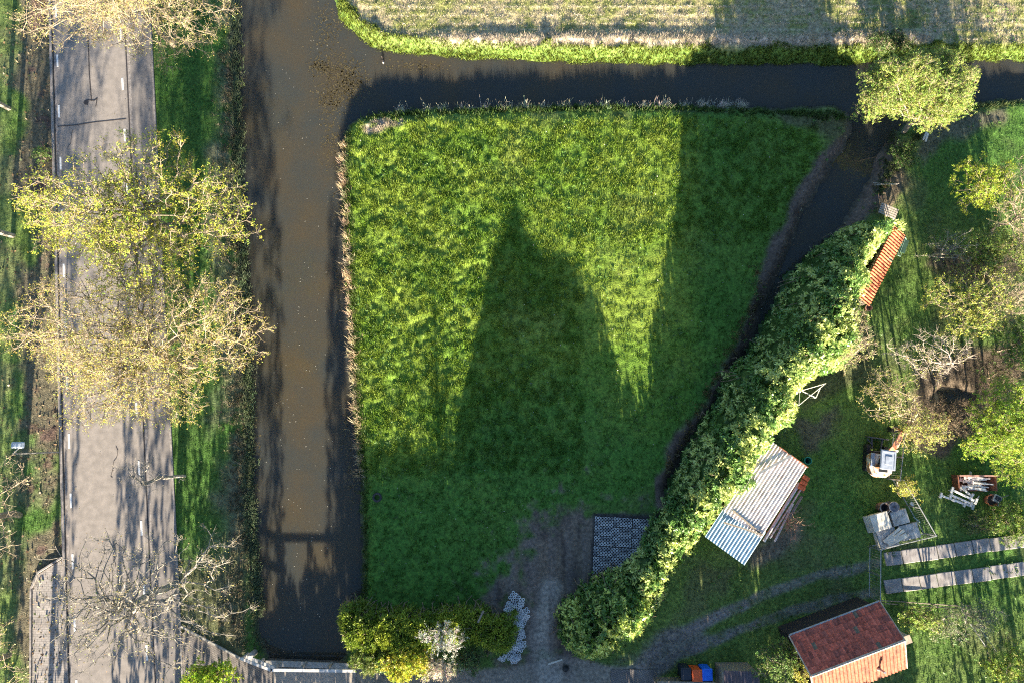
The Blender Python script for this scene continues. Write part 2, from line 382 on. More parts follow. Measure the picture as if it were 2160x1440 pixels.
# grid plus a skirt that runs on to the horizon
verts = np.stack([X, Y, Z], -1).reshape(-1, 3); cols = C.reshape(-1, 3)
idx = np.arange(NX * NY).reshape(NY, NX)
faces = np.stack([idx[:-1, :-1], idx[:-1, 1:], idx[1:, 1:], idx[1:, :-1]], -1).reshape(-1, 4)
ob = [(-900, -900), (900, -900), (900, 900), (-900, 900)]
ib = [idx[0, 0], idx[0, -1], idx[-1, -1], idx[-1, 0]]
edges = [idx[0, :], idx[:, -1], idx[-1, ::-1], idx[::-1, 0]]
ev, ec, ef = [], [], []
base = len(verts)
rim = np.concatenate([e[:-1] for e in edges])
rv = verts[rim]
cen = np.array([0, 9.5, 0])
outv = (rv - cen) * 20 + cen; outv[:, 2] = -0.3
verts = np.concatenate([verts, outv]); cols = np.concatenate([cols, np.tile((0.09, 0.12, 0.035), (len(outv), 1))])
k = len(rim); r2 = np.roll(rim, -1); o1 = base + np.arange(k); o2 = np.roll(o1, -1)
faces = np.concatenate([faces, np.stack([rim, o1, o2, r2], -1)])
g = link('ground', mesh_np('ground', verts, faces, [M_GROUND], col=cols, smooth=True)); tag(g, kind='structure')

# ------------------------------------------------------------------ water
mw, n_, b_, o_ = _new('turbid_water')
t_ = _noise(n_, 0.35, 3); rr = n_.nodes.new('ShaderNodeValToRGB')
rr.color_ramp.elements[0].position = 0.35; rr.color_ramp.elements[1].position = 0.68
rr.color_ramp.elements[0].color = (0.040, 0.042, 0.037, 1); rr.color_ramp.elements[1].color = (0.056, 0.046, 0.029, 1)
n_.links.new(t_.outputs['Fac'], rr.inputs[0]); n_.links.new(rr.outputs[0], b_.inputs['Base Color'])

b_.subsurface_method = 'BURLEY'
b_.inputs['Subsurface Weight'].default_value = 0.85; b_.inputs['Subsurface Radius'].default_value = (1.0, 0.8, 0.5); b_.inputs['Subsurface Scale'].default_value = 0.6
b_.inputs['Roughness'].default_value = 0.06; b_.inputs['IOR'].default_value = 1.33
b_.inputs['Specular IOR Level'].default_value = 0.5
t2 = _noise(n_, 1.6, 3); bp = n_.nodes.new('ShaderNodeBump'); bp.inputs['Strength'].default_value = 0.12; bp.inputs['Distance'].default_value = 0.02
n_.links.new(t2.outputs['Fac'], bp.inputs['Height']); n_.links.new(bp.outputs[0], b_.inputs['Normal'])
def flat(name, poly, z, m, label=None, px=True, kind='structure', parent=None):
    pts = [P(p[0], p[1], z) for p in poly] if px else [(p[0], p[1], z) for p in poly]
    me = bpy.data.meshes.new(name); me.from_pydata(pts, [], [tuple(range(len(pts)))]); me.materials.append(m)
    if me.polygons[0].normal.z < 0: me.flip_normals()
    o = link(name, me, parent); 
    if kind: tag(o, kind=kind)
    return o
flat('canal_water', [(-46, -17), (46, -17), (46, 41), (-46, 41)], WZ, mw, px=False)
flat('pond_water', [(1940, 790), (2075, 790), (2075, 882), (1940, 882)], -0.15, mw)

# ------------------------------------------------------------------ road with kerb, joints, patches and line paint
def sheet(name, pts, z, m, th=0.0):
    return flat(name, pts, z, m)
def asph(name, c, c2):
    m, n, b, out = _new(name)
    t = _noise(n, 2.2, 6); r = n.nodes.new('ShaderNodeValToRGB')
    r.color_ramp.elements[0].position = .36; r.color_ramp.elements[1].position = .66
    r.color_ramp.elements[0].color = (*c2, 1); r.color_ramp.elements[1].color = (*c, 1)
    n.links.new(t.outputs['Fac'], r.inputs[0])
    t3 = _noise(n, 70, 2); mr = n.nodes.new('ShaderNodeMapRange'); mr.inputs['From Min'].default_value = .3; mr.inputs['From Max'].default_value = .7
    mr.inputs['To Min'].default_value = .72; mr.inputs['To Max'].default_value = 1.28
    n.links.new(t3.outputs['Fac'], mr.inputs[0])
    mx = n.nodes.new('ShaderNodeVectorMath'); mx.operation = 'SCALE'
    n.links.new(r.outputs[0], mx.inputs[0]); n.links.new(mr.outputs[0], mx.inputs['Scale']); n.links.new(mx.outputs[0], b.inputs['Base Color'])
    b.inputs['Roughness'].default_value = 0.9; b.inputs['Specular IOR Level'].default_value = 0.2
    bp = n.nodes.new('ShaderNodeBump'); bp.inputs['Strength'].default_value = .25; bp.inputs['Distance'].default_value = .004
    n.links.new(t3.outputs['Fac'], bp.inputs['Height']); n.links.new(bp.outputs[0], b.inputs['Normal'])
    return m
M_ASPH = asph('worn_asphalt', (0.27, 0.240, 0.218), (0.205, 0.184, 0.168)); M_ASPH2 = asph('side_lane_asphalt', (0.215, 0.195, 0.182), (0.165, 0.15, 0.142))
M_TAR = mat('tar_seam', (0.045, 0.04, 0.042), 0.8, scale=20)
M_LINE = mat('line_paint', (0.8, 0.79, 0.76), 0.7, c2=(0.5, 0.47, 0.44), scale=14, lo=.3, hi=.48)
M_KERB = mat('kerb_concrete', (0.30, 0.27, 0.25), 0.9, c2=(0.17, 0.15, 0.14), scale=6)
def seam(y): return 260.5 + 0.0465 * y
ys = list(range(-460, 1900, 118))
def strip(name, fa, fb, z, m, kind='structure', par=None, jit=0):
    L = [P(fa(y), y, z) for y in ys]; Rr = [P(fb(y), y, z) for y in ys]
    v = L + Rr; n = len(ys); f = [(i, i + 1, n + i + 1, n + i) for i in range(n - 1)]
    me = bpy.data.meshes.new(name); me.from_pydata(v, [], f); me.materials.append(m)
    if me.polygons[0].normal.z < 0: me.flip_normals()
    o = link(name, me, par)
    if kind: tag(o, kind=kind)
    return o
strip('road', lambda y: ROAD_L(y) + 4, lambda y: seam(y) + 1, 0.0, M_ASPH)
strip('side_lane', lambda y: seam(y) + 1, lambda y: ROAD_R(y) - 2, 0.003, M_ASPH2)
strip('road_seam', lambda y: seam(y) - 1.2, lambda y: seam(y) + 1.6, 0.007, M_TAR)
strip('gutter_strip', lambda y: seam(y) + 2.2, lambda y: seam(y) + 8, 0.007, M_KERB)
mk = MB()
def kerbrun(f, wd, z0, z1, m):
    pr = [P(f(y), y, 0) for y in ys]
    for a, b in zip(pr[:-1], pr[1:]):
        a = Vector(a); b = Vector(b); c = (a + b) / 2; L = (b - a).length
        m.box((c.x, c.y, (z0 + z1) / 2), (wd, L, z1 - z0), rz=math.atan2(-(b.x - a.x), (b.y - a.y)))
kerbrun(lambda y: ROAD_L(y) + 1, 0.16, -0.1, 0.09, mk); tag(mk.build('kerb', M_KERB), kind='structure')
mk = MB(); kerbrun(lambda y: ROAD_R(y), 0.12, -0.1, 0.045, mk); tag(mk.build('kerb', M_KERB), kind='structure')
strip('kerb_shadow_joint', lambda y: ROAD_L(y) + 3.6, lambda y: ROAD_L(y) + 6.0, 0.004, M_TAR)
strip('gutter_strip', lambda y: ROAD_L(y) + 6.0, lambda y: ROAD_L(y) + 12, 0.004, M_KERB)
lm = MB()
def dashes(p0, p1, n, ext, L=0.88, wd=0.12):
    a = Vector(P(*p0)); b = Vector(P(*p1)); st_ = (b - a) / n; ang = math.atan2(-st_.x, st_.y)
    for i in range(-ext, n + ext):
        c = a + st_ * i; lm.box((c.x, c.y, 0.006), (wd, L, 0.006), rz=ang)
dashes((121.2, 128.5), (149.5, 1055), 8, 4); dashes((258.7, 177.5), (298.5, 1113), 8, 4)
dashes((137, 1245), (139.5, 1390), 1, 1, L=1.0, wd=.16)
tag(lm.build('road_marking', M_LINE), kind='structure')
tm = MB()
def tar(pts, wd=0.05, z=0.0095):
    for a, b in zip(pts[:-1], pts[1:]):
        a = Vector(P(*a, z)); b = Vector(P(*b, z)); c = (a + b) / 2
        tm.box(c, (wd, (b - a).length + .02, 0.004), rz=math.atan2(-(b.x - a.x), b.y - a.y))
tar([(183, 20), (184, 60), (187, 110), (188, 150), (191, 190), (193, 212), (199, 212), (205, 207)], .07)
tar([(193, 212), (186, 211), (180, 216)], .06); tar([(205, 207), (202, 225)], .06)
tar([(122, 267), (160, 264), (200, 258), (266, 251)], .06)
rc = random.Random(8)
for q in range(13):
    yy = rc.uniform(60, 1400); xx = rc.uniform(135, 250) + .035 * yy * .5; pts_ = [(xx, yy)]
    for _ in range(rc.randint(4, 9)): pts_.append((pts_[-1][0] + rc.uniform(-5, 5), pts_[-1][1] + rc.uniform(3, 13)))
    tar(pts_, rc.uniform(.012, .028), .0095 + q * .0003)
tm.prism([P(x, y)[:2] for x, y in ((178, 213), (184, 210), (187, 215), (185, 222), (179, 221), (176, 217))], 0.007, 0.011)
tag(tm.build('tar_repairs', M_TAR), kind='structure')

# paving at the lower left and the drive across the culvert
def brickmat(name, c1, c2, mort, sc, rot=0.0, bw=.5, rh=.25, msz=.02):
    m, n, b, out = _new(name)
    tc = n.nodes.new('ShaderNodeTexCoord'); mp = n.nodes.new('ShaderNodeMapping'); mp.inputs['Rotation'].default_value[2] = rot
    br = n.nodes.new('ShaderNodeTexBrick'); br.inputs['Scale'].default_value = sc
    br.inputs['Color1'].default_value = (*c1, 1); br.inputs['Color2'].default_value = (*c2, 1); br.inputs['Mortar'].default_value = (*mort, 1)
    br.inputs['Brick Width'].default_value = bw; br.inputs['Row Height'].default_value = rh; br.inputs['Mortar Size'].default_value = msz
    n.links.new(tc.outputs['Object'], mp.inputs[0]); n.links.new(mp.outputs[0], br.inputs[0])
    t = _noise(n, 1.5, 5); mr = n.nodes.new('ShaderNodeMapRange'); mr.inputs['From Min'].default_value = .3; mr.inputs['From Max'].default_value = .7
    mr.inputs['To Min'].default_value = .7; mr.inputs['To Max'].default_value = 1.25
    n.links.new(t.outputs['Fac'], mr.inputs[0]); mx = n.nodes.new('ShaderNodeVectorMath'); mx.operation = 'SCALE'
    n.links.new(br.outputs[0], mx.inputs[0]); n.links.new(mr.outputs[0], mx.inputs['Scale']); n.links.new(mx.outputs[0], b.inputs['Base Color'])
    b.inputs['Roughness'].default_value = .9
    return m
M_BRICK = brickmat('clay_pavers', (0.31, 0.28, 0.255), (0.26, 0.235, 0.22), (0.15, 0.135, 0.125), 1.6, bw=.42, rh=.22, msz=.018)
M_BRICK2 = brickmat('dark_pavers', (0.20, 0.175, 0.16), (0.14, 0.125, 0.12), (0.06, 0.055, 0.05), 2.0, rot=.5, bw=.4, rh=.2, msz=.02)
flat('pavement', [(66, 1900), (68, 1240), (82, 1210), (133, 1178), (150, 1900)], 0.012, M_BRICK)
pk = MB()
for a, b in (((133, 1174), (82, 1206)), ((82, 1206), (67, 1240)), ((67, 1240), (64, 1900))):
    a = Vector(P(*a)); b = Vector(P(*b)); c = (a + b) / 2
    pk.box((c.x, c.y, .02), (.10, (b - a).length, .2), rz=math.atan2(-(b.x - a.x), b.y - a.y))
tag(pk.build('kerb', M_KERB), kind='structure')
flat('driveway', [(377, 1345), (395, 1325), (505, 1388), (575, 1411), (576, 1900), (400, 1900)], 0.010, M_BRICK2)
M_SLABC = mat('bridge_concrete', (0.36, 0.31, 0.26), .9, c2=(0.24, 0.21, 0.18), scale=2.5, bump=.2)
flat('bridge_deck', [(576, 1411), (750, 1415), (748, 1900), (577, 1900)], 0.022, M_SLABC)
flat('pavement', [(1288, 1411), (1386, 1411), (1388, 1470), (1288, 1470)], 0.05, M_BRICK2)

# ------------------------------------------------------------------ blades, leaves and branches as arrays
def unit(a): return a / (np.linalg.norm(a, axis=-1, keepdims=True) + 1e-9)
def blades(name, x, y, z, col, h, nb=5, wd=0.02, spread=0.5, lean=None):
    n = len(x); base = np.stack([x, y, z], -1)
    az = rng.random((n, nb)) * 2 * np.pi; ln = rng.random((n, nb)) ** 0.7 * spread
    h = np.broadcast_to(np.asarray(h, float), (n,))[:, None] * (0.6 + 0.6 * rng.random((n, nb)))
    off = rng.normal(0, 1, (n, nb, 2)) * (h * 0.28)[..., None]
    b = np.repeat(base[:, None], nb, 1); b[..., :2] += off
    d = np.stack([np.cos(az) * ln, np.sin(az) * ln, np.ones_like(az)], -1)
    if lean is not None: d[..., 0] += lean[0]; d[..., 1] += lean[1]
    tip = b + unit(d) * h[..., None]
    wa = az + np.pi / 2 + rng.normal(0, .5, az.shape); W = np.stack([np.cos(wa), np.sin(wa), 0 * wa], -1) * wd
    v = np.stack([b - W - [0, 0, .03], b + W - [0, 0, .03], tip], 2).reshape(-1, 3)
    f = np.arange(len(v)).reshape(-1, 3)
    c = np.repeat(col[:, None] * (0.75 + 0.5 * rng.random((n, nb, 1))), 3, 1) if False else None
    cc = (col[:, None] * (0.75 + 0.5 * rng.random((n, nb, 1))))[:, :, None].repeat(3, 2).reshape(-1, 3)
    return v, f, cc
def tufts(name, x, y, col, h, label=None, mat_=None, **kw):
    z = samp(Z, x, y); v, f, c = blades(name, x, y, z, col, h, **kw)
    o = link(name, mesh_np(name, v, f, [mat_ or M_BLADE], col=c)); tag(o, label, 'grass' if label else None, kind='stuff'); return o
def scatter(n, x0=-36, x1=36, y0=-16, y1=31):
    return rng.uniform(x0, x1, n), rng.uniform(y0, y1, n)
def leafmesh(pts, nrm, k, L, W, col, out=0.6, droop=0.0, jit=0.0, tn=.35):
    """k leaves per point, each a kite of two tilted halves"""
    n = len(pts)
    p = np.repeat(pts, k, 0); nr = np.repeat(nrm, k, 0)
    if jit: p = p + rng.normal(0, jit, p.shape)
    t = rng.normal(0, 1, p.shape); t -= nr * (t * nr).sum(-1, keepdims=True); t = unit(t)
    d = unit(t + nr * out * rng.uniform(0.2, 1.4, (len(p), 1))); d[:, 2] -= droop
    s = unit(np.cross(d, nr + rng.normal(0, tn, p.shape)))
    Lr = L * rng.uniform(.65, 1.25, (len(p), 1)); Wr = W * rng.uniform(.7, 1.2, (len(p), 1))
    v = np.stack([p, p + d * Lr * .5 + s * Wr * .5, p + d * Lr, p + d * Lr * .5 - s * Wr * .5], 1).reshape(-1, 3)
    f = np.arange(len(v)).reshape(-1, 4)
    c = np.repeat(col, k, 0) * rng.uniform(.75, 1.25, (len(p), 1))
    return v, f, np.repeat(c, 4, 0)
def tubes_np(p0, p1, r0, r1, n=4):
    d = unit(p1 - p0); ref = np.where(np.abs(d[:, 2:3]) > .9, [[1., 0, 0]], [[0, 0, 1.]])
    a = unit(np.cross(d, ref)); b = np.cross(d, a)
    th = np.arange(n) * 2 * np.pi / n
    ring = a[:, None] * np.cos(th)[None, :, None] + b[:, None] * np.sin(th)[None, :, None]
    v0 = p0[:, None] + ring * np.asarray(r0)[:, None, None]; v1 = p1[:, None] + ring * np.asarray(r1)[:, None, None]
    v = np.concatenate([v0, v1], 1).reshape(-1, 3)
    m = len(p0); base = (np.arange(m) * 2 * n)[:, None, None]; i = np.arange(n); j = (i + 1) % n
    f = np.stack([i, j, n + j, n + i], -1)[None] + base
    return v, f.reshape(-1, 4)
def cat(parts):
    vs, fs, cs, b = [], [], [], 0
    for v, f, c in parts:
        vs.append(v); fs.append(f + b); cs.append(c); b += len(v)
    return np.concatenate(vs), np.concatenate(fs), np.concatenate(cs)

def skeleton(base, fork, targets, r_tip, r_trunk, seed, stems=None, wig=0.12, curve=0.25):
    r_ = np.random.default_rng(seed)
    nodes = []; par = []; dist = []
    def add(p, pa):
        nodes.append(np.asarray(p, float)); par.append(pa)
        dist.append(0.0 if pa < 0 else dist[pa] + float(np.linalg.norm(nodes[-1] - nodes[pa]))); return len(nodes) - 1
    i = add(base, -1); base = np.asarray(base, float); fork = np.asarray(fork, float)
    L = np.linalg.norm(fork - base); ns = max(2, int(L / 0.9))
    for s in range(1, ns + 1):
        t = s / ns; i = add(base + (fork - base) * t + (r_.normal(0, .06, 3) * (1 if s < ns else 0) * [1, 1, 0]), i)
    first = i
    targets = targets[np.argsort(np.linalg.norm(targets - fork, axis=1))]
    arr = np.zeros((len(targets) * 14 + 80, 3)); da = np.zeros(len(arr)); cnt = 0
    def sync():
        nonlocal cnt
        while cnt < len(nodes): arr[cnt] = nodes[cnt]; da[cnt] = dist[cnt]; cnt += 1
    sync(); tips = []
    for a in targets:
        dd = np.linalg.norm(arr[first:cnt] - a, axis=1)
        j = first + int(np.argmin(dd * 1.0 + 0.42 * da[first:cnt]))
        A = nodes[j]; l = np.linalg.norm(a - A)
        if l < .08: continue
        m = max(1, min(12, int(l / 0.5)))
        bow = r_.normal(0, curve * l * .35, 3); bow[2] = abs(bow[2]) * .6 + .06 * l
        q = j
        for s in range(1, m + 1):
            t = s / m
            p = A + (a - A) * t + bow * math.sin(math.pi * t) * .6 + (r_.normal(0, wig * .4, 3) if s < m else 0)
            q = add(p, q)
        tips.append(q); sync()
    N = len(nodes); nodes = np.array(nodes); par = np.array(par)
    cntl = np.zeros(N); cntl[tips] = 1
    for i in range(N - 1, 0, -1): cntl[par[i]] += cntl[i]
    rad = r_tip * np.maximum(cntl, 1) ** (math.log(r_trunk / r_tip) / math.log(max(cntl[0], 2)))
    dirs = np.zeros((N, 3)); dirs[1:] = unit(nodes[1:] - nodes[par[1:]])
    return nodes, par, rad, cntl, dirs, np.array(tips)

def twigs(nodes, dirs, sel, n_each, L, r, seed, up=0.15, spread=0.9, segs=3):
    r_ = np.random.default_rng(seed)
    p = np.repeat(nodes[sel], n_each, 0); d = unit(np.repeat(dirs[sel], n_each, 0) + r_.normal(0, spread, (len(sel) * n_each, 3)) * [1, 1, .7] + [0, 0, up])
    l = L * r_.uniform(.45, 1.25, len(p)); P0, P1, R0, R1 = [], [], [], []
    pts = [p]
    for s in range(segs):
        d = unit(d + r_.normal(0, .28, d.shape) + [0, 0, .10])
        q = p + d * (l / segs)[:, None]
        P0.append(p); P1.append(q); R0.append(np.full(len(p), r * (1 - s / (segs + .6)))); R1.append(np.full(len(p), r * (1 - (s + 1) / (segs + .6))))
        p = q; pts.append(q)
    return np.concatenate(P0), np.concatenate(P1), np.concatenate(R0), np.concatenate(R1), pts, d

def crown_points(n, c, rad, r_, shell=2.2, low=-0.55):
    out = []
    while len(out) < n:
        v = r_.normal(0, 1, 3); v /= np.linalg.norm(v)
        if v[2] < low: continue
        lump = 0.78 + 0.36 * math.sin(v[0] * 4.1 + c[0]) * math.cos(v[1] * 3.7 + c[1]) + .12 * r_.normal()
        s = r_.random() ** (1 / shell) * max(.45, min(1.12, lump + .15))
        out.append([c[0] + v[0] * rad[0] * s, c[1] + v[1] * rad[1] * s, c[2] + v[2] * rad[2] * s])
    return np.array(out)

def tree(name, label, catg, basepx, crownpx, hc, rz, n_t=260, r_trunk=.14, r_tip=.012, seed=1, leaf_n=2, leaf=(0.10, 0.06), leafcol=(0.3, 0.33, 0.05),
         barkm=None, tw=(3, .55, .009), fork_h=None, group=None, leafvar=.25, leaf_keep=1.0, shell=2.2, low=-.5, lm=None, side=0.5, inner=0):
    """crownpx = (cx, cy, rx, ry) as read in the photo at height hc; the crown is an ellipsoid of that real size around that height"""
    r_ = np.random.default_rng(seed)
    cx, cy, rx, ry = crownpx
    if hc < 5 and name != 'willow_tree': rx *= 1.1; ry *= 1.1
    c = np.array(P(cx, cy, hc)); a = abs(P(cx + rx, cy, hc)[0] - c[0]); b = abs(P(cx, cy - ry, hc)[1] - c[1])
    if basepx is None: base = np.array([c[0], c[1] - .1 * b, 0.0])
    else: base = np.array(P(basepx[0], basepx[1], 0.0))
    base[2] = max(-0.5, float(samp(Z, base[0], base[1]))) - .08
    fh = fork_h if fork_h is not None else max(.4, hc - rz * .75)
    tt = min(.5, fh / max(hc, .1)) * .5
    fork = base + (c - base) * [tt, tt, 0]; fork[2] = fh
    T = crown_points(n_t, c, (a, b, rz), r_, shell, low); T[:, 2] = np.maximum(T[:, 2], .25)
    nodes, par, rad, cnt, dirs, tips = skeleton(base, fork, T, r_tip, r_trunk, seed + 50)
    th = thing(name, label, catg, tuple(base), group=group)
    p1 = nodes[1:]; p0 = nodes[par[1:]]; r0 = np.minimum(rad[par[1:]], rad[1:] * 1.5); r1 = rad[1:]
    v, f = tubes_np(p0, p1, r0, r1, 6)
    outer = np.where(cnt <= 3)[0]; outer = outer[outer > 2]
    sel = np.concatenate([tips, r_.choice(outer, int(len(outer) * side), replace=False)])
    a0, a1, b0, b1, pts, dd = twigs(nodes, dirs, sel, tw[0], tw[1], tw[2], seed + 9)
    v2, f2 = tubes_np(a0, a1, b0, b1, 3)
    # a second order of short side shoots
    k2 = len(pts[1]); e0 = pts[1 + (seed % 2)]; s0, s1, q0, q1, pts2, dd2 = twigs(e0, unit(pts[-1] - pts[0]), np.arange(k2), 1, tw[1] * .55, tw[2] * .8, seed + 19, segs=2)
    v3, f3 = tubes_np(s0, s1, q0, q1, 3)
    V, Fq, _ = cat([(v, f, v[:, :1]), (v2, f2, v2[:, :1]), (v3, f3, v3[:, :1])])
    wpart('trunk', V, Fq, [barkm or M_BARK], th, smooth=False)
    if leaf_n:
        E = np.concatenate([pts[-1], pts[-2], pts2[-1]]); D = np.concatenate([dd, dd, dd2])
        if inner: 
            ii = r_.choice(len(pts[0]), len(pts[0]) * inner); E = np.concatenate([E, pts[0][ii] + r_.normal(0, .25, (len(ii), 3))]); D = np.concatenate([D, dd[ii % len(dd)]])
        kp = (r_.random(len(E)) < leaf_keep) & (fbm(E[:, 0], E[:, 1] + E[:, 2], 1.1, seed, 2) > .5 - .5 * leaf_keep); E = E[kp]; D = D[kp]
        N = unit(D + [0, 0, .5] + r_.normal(0, .3, D.shape))
        cc = np.asarray(leafcol)[None] * (1 + leafvar * r_.normal(0, 1, (len(E), 1))).clip(.4, 1.8) * (1 + .12 * r_.normal(0, 1, (len(E), 3))).clip(.6, 1.4)
        lv, lf, lc = leafmesh(E, N, int(round(leaf_n * (1.6 if hc < 5 else 1.0) + .2)), leaf[0] * (.74 if hc < 5 else 1), leaf[1] * (.74 if hc < 5 else 1), cc, out=.5, tn=.6, jit=.03)
        wpart('crown', lv, lf, [lm or M_LEAF], th, col=lc)
    return th

# ------------------------------------------------------------------ grass as it grows over the ground
x, y = scatter(420000); px, py = proj(x, y, 0)
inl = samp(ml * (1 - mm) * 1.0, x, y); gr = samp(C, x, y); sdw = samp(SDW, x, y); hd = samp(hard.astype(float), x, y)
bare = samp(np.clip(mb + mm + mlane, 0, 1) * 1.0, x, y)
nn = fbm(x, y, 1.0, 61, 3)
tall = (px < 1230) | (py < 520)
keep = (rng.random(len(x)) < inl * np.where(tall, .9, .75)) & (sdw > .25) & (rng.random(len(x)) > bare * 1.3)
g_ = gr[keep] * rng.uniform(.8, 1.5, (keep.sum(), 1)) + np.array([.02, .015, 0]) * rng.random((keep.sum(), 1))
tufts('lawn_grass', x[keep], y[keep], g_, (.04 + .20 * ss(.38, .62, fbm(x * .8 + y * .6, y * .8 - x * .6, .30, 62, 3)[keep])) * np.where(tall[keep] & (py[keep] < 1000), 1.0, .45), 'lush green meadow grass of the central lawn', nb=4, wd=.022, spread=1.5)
lit = samp(m_lit, x, y)
oth = (inl < .3) & (rng.random(len(x)) > lit * .75) & (hd < .2) & (sdw > .05) & (bare < .6) & ~((py < 100) & (px > 705)) & (rng.random(len(x)) < .42)
tufts('verge_grass', x[oth], y[oth], gr[oth] * rng.uniform(.8, 1.35, (oth.sum(), 1)), .06 + .07 * nn[oth], 'short mixed grass of the verges and garden', nb=4, wd=.015, spread=1.4)
# bright herbs along the north bank of the ditch
k = (samp(mg * 1.0, x, y) > .4)
x2, y2 = scatter(90000, -12, 36, 18, 30); k2 = (samp(mg * 1.0, x2, y2) > .4) & (rng.random(len(x2)) < .9)
tufts('bank_herbs', x2[k2], y2[k2], np.array([.16, .21, .035]) * rng.uniform(.45, 1.5, (k2.sum(), 1)), .16, 'bright green herbs along the north ditch bank', nb=5, wd=.03, spread=1.2)
# dry reed litter on the field edge and stubble
k3 = (samp(ms, x2, y2) > .35) & (rng.random(len(x2)) < .5)
tufts('dry_straw', x2[k3], y2[k3], np.array([.5, .42, .32]) * rng.uniform(.6, 1.25, (k3.sum(), 1)), .26, 'pale dry straw lying along the field edge', nb=4, wd=.014, spread=2.4)
x3, y3 = scatter(60000, -12, 40, 22, 32); k4 = (samp(mf, x3, y3) > .8) & (rng.random(len(x3)) < .8)
c4 = np.where(rng.random((k4.sum(), 1)) < .45, np.array([[.50, .43, .30]]), np.array([[.22, .25, .07]])) * rng.uniform(.7, 1.3, (k4.sum(), 1))
tufts('stubble', x3[k4], y3[k4], c4, .10, 'short pale stubble and weeds of the field', nb=3, wd=.014, spread=.9)
rx_ = rng.uniform(-10, 38, 16000); rk_ = rng.integers(0, 14, 16000); ry_ = 26.6 + rk_ * .62 + rng.normal(0, .03, 16000) + .004 * rx_
sel_ = (samp(mf, rx_, ry_) > .85) & (fbm(rx_, ry_, .5, 91, 2) > .45) & (samp(ms, rx_, ry_) < .2)
tufts('stubble_rows', rx_[sel_], ry_[sel_], np.array([.60, .54, .44]) * rng.uniform(.7, 1.2, (sel_.sum(), 1)), .11, 'thin pale straw rows across the stubble field', nb=3, wd=.026, spread=2.5)
# reed tufts on the water's edge
def edge_tufts(name, label, line, n, col, h, sc=14, wd=.018, nb=14, spread=1.1, clump=None, z=None, lean=None):
    pts = []
    seg = [(np.array(a, float), np.array(b, float)) for a, b in zip(line[:-1], line[1:])]; L = [np.linalg.norm(b - a) for a, b in seg]; tot = sum(L)
    for i in range(n):
        t = (rng.integers(clump) + .5 + rng.normal(0, .12)) / clump * tot if clump else rng.random() * tot
        t = min(max(t, 0), tot - 1)
        for (a, b), l in zip(seg, L):
            if t <= l: p = a + (b - a) * t / l; break
            t -= l
        pts.append(p + rng.normal(0, sc * .35, 2) * [1, .6])
    pts = np.array(pts); w_ = PA(pts[:, 0], pts[:, 1], -.2)
    cc = np.asarray(col)[None] * rng.uniform(.65, 1.3, (n, 1)) * (1 + .08 * rng.normal(0, 1, (n, 3)))
    zz = np.maximum(samp(Z, w_[:, 0], w_[:, 1]), WZ - .02)
    v, f, c = blades(name, w_[:, 0], w_[:, 1], zz, cc, h, nb=nb, wd=wd, spread=spread, lean=lean)
    return tag(link(name, mesh_np(name, v, f, [M_BLADE], col=c)), label, 'grass', kind='stuff')
edge_tufts('dry_reeds', 'pale dry reed tufts between canal and lawn', [(727, 290), (728, 400), (736, 520), (738, 620), (745, 720), (752, 830), (758, 930), (762, 1010)], 210, (.58, .46, .30), .5, 12, clump=26, lean=(-.3, .1))
edge_tufts('bank_weeds', 'dark green weeds along the east canal bank', [(735, 280), (735, 420), (744, 600), (752, 760), (764, 950), (772, 1100), (768, 1280)], 420, (.10, .15, .04), .3, 16)
edge_tufts('ditch_weeds', 'dark green weeds on the south ditch bank', [(770, 250), (850, 240), (1000, 236), (1200, 230), (1400, 230), (1640, 238), (1780, 250)], 700, (.07, .12, .03), .32, 22, wd=.03, nb=10)
edge_tufts('ditch_reeds', 'scattered pale dead reeds on the south ditch bank', [(830, 232), (1000, 228), (1240, 222), (1300, 222), (1345, 224), (1415, 222), (1470, 220), (1550, 222), (1590, 222)], 110, (.62, .57, .45), .55, 9, clump=18)
edge_tufts('canal_fringe', 'grey green sedge overhanging the west canal edge', [(492, 0), (492, 120), (496, 230), (500, 420), (508, 560), (516, 700), (522, 880), (523, 1060), (530, 1160), (540, 1300)], 900, (.17, .22, .12), .42, 13, lean=(.5, .1))
edge_tufts('verge_scrub', 'dry grey brown scrub on the verge beside the canal', [(480, 100), (480, 400), (495, 700), (500, 900), (505, 1100), (500, 1300), (530, 1370)], 1300, (.22, .20, .13), .26, 40, nb=9)
edge_tufts('bank_litter', 'brown reeds and weeds on the side ditch bank', [(1590, 560), (1600, 600), (1590, 640), (1560, 700), (1530, 760), (1480, 850), (1440, 930), (1400, 1000)], 170, (.20, .16, .07), .25, 22, nb=8, wd=.025)
edge_tufts('east_ditch_weeds', 'low weeds along the east bank of the ditch', [(1895, 275), (1870, 350), (1850, 410), (1900, 330), (1960, 250), (2060, 228), (2150, 218)], 260, (.10, .13, .05), .28, 20)
def bits(name, label, xs, ys, size, cols, zoff=.012, tilt=.5):
    k = len(xs); a = rng.random(k) * 6.28; sz = size * rng.uniform(.5, 1.5, k); z_ = samp(Z, xs, ys)
    hd_ = samp(hard.astype(float), xs, ys) > .5; z_ = np.where(hd_, .0, z_) + zoff
    d = np.stack([np.cos(a), np.sin(a), rng.normal(0, tilt, k)], -1) * sz[:, None]; e = np.stack([-np.sin(a), np.cos(a), rng.normal(0, tilt, k)], -1) * sz[:, None] * .6
    p = np.stack([xs, ys, z_ + .3 * sz], -1); v = np.stack([p - d, p + e, p + d, p - e], 1).reshape(-1, 3)
    c = np.asarray(cols)[rng.integers(0, len(cols), k)] * rng.uniform(.6, 1.3, (k, 1))
    tag(link(name, mesh_np(name, v, np.arange(4 * k).reshape(-1, 4), [M_LEAF], col=np.repeat(c, 4, 0))), label, 'litter', kind='stuff')
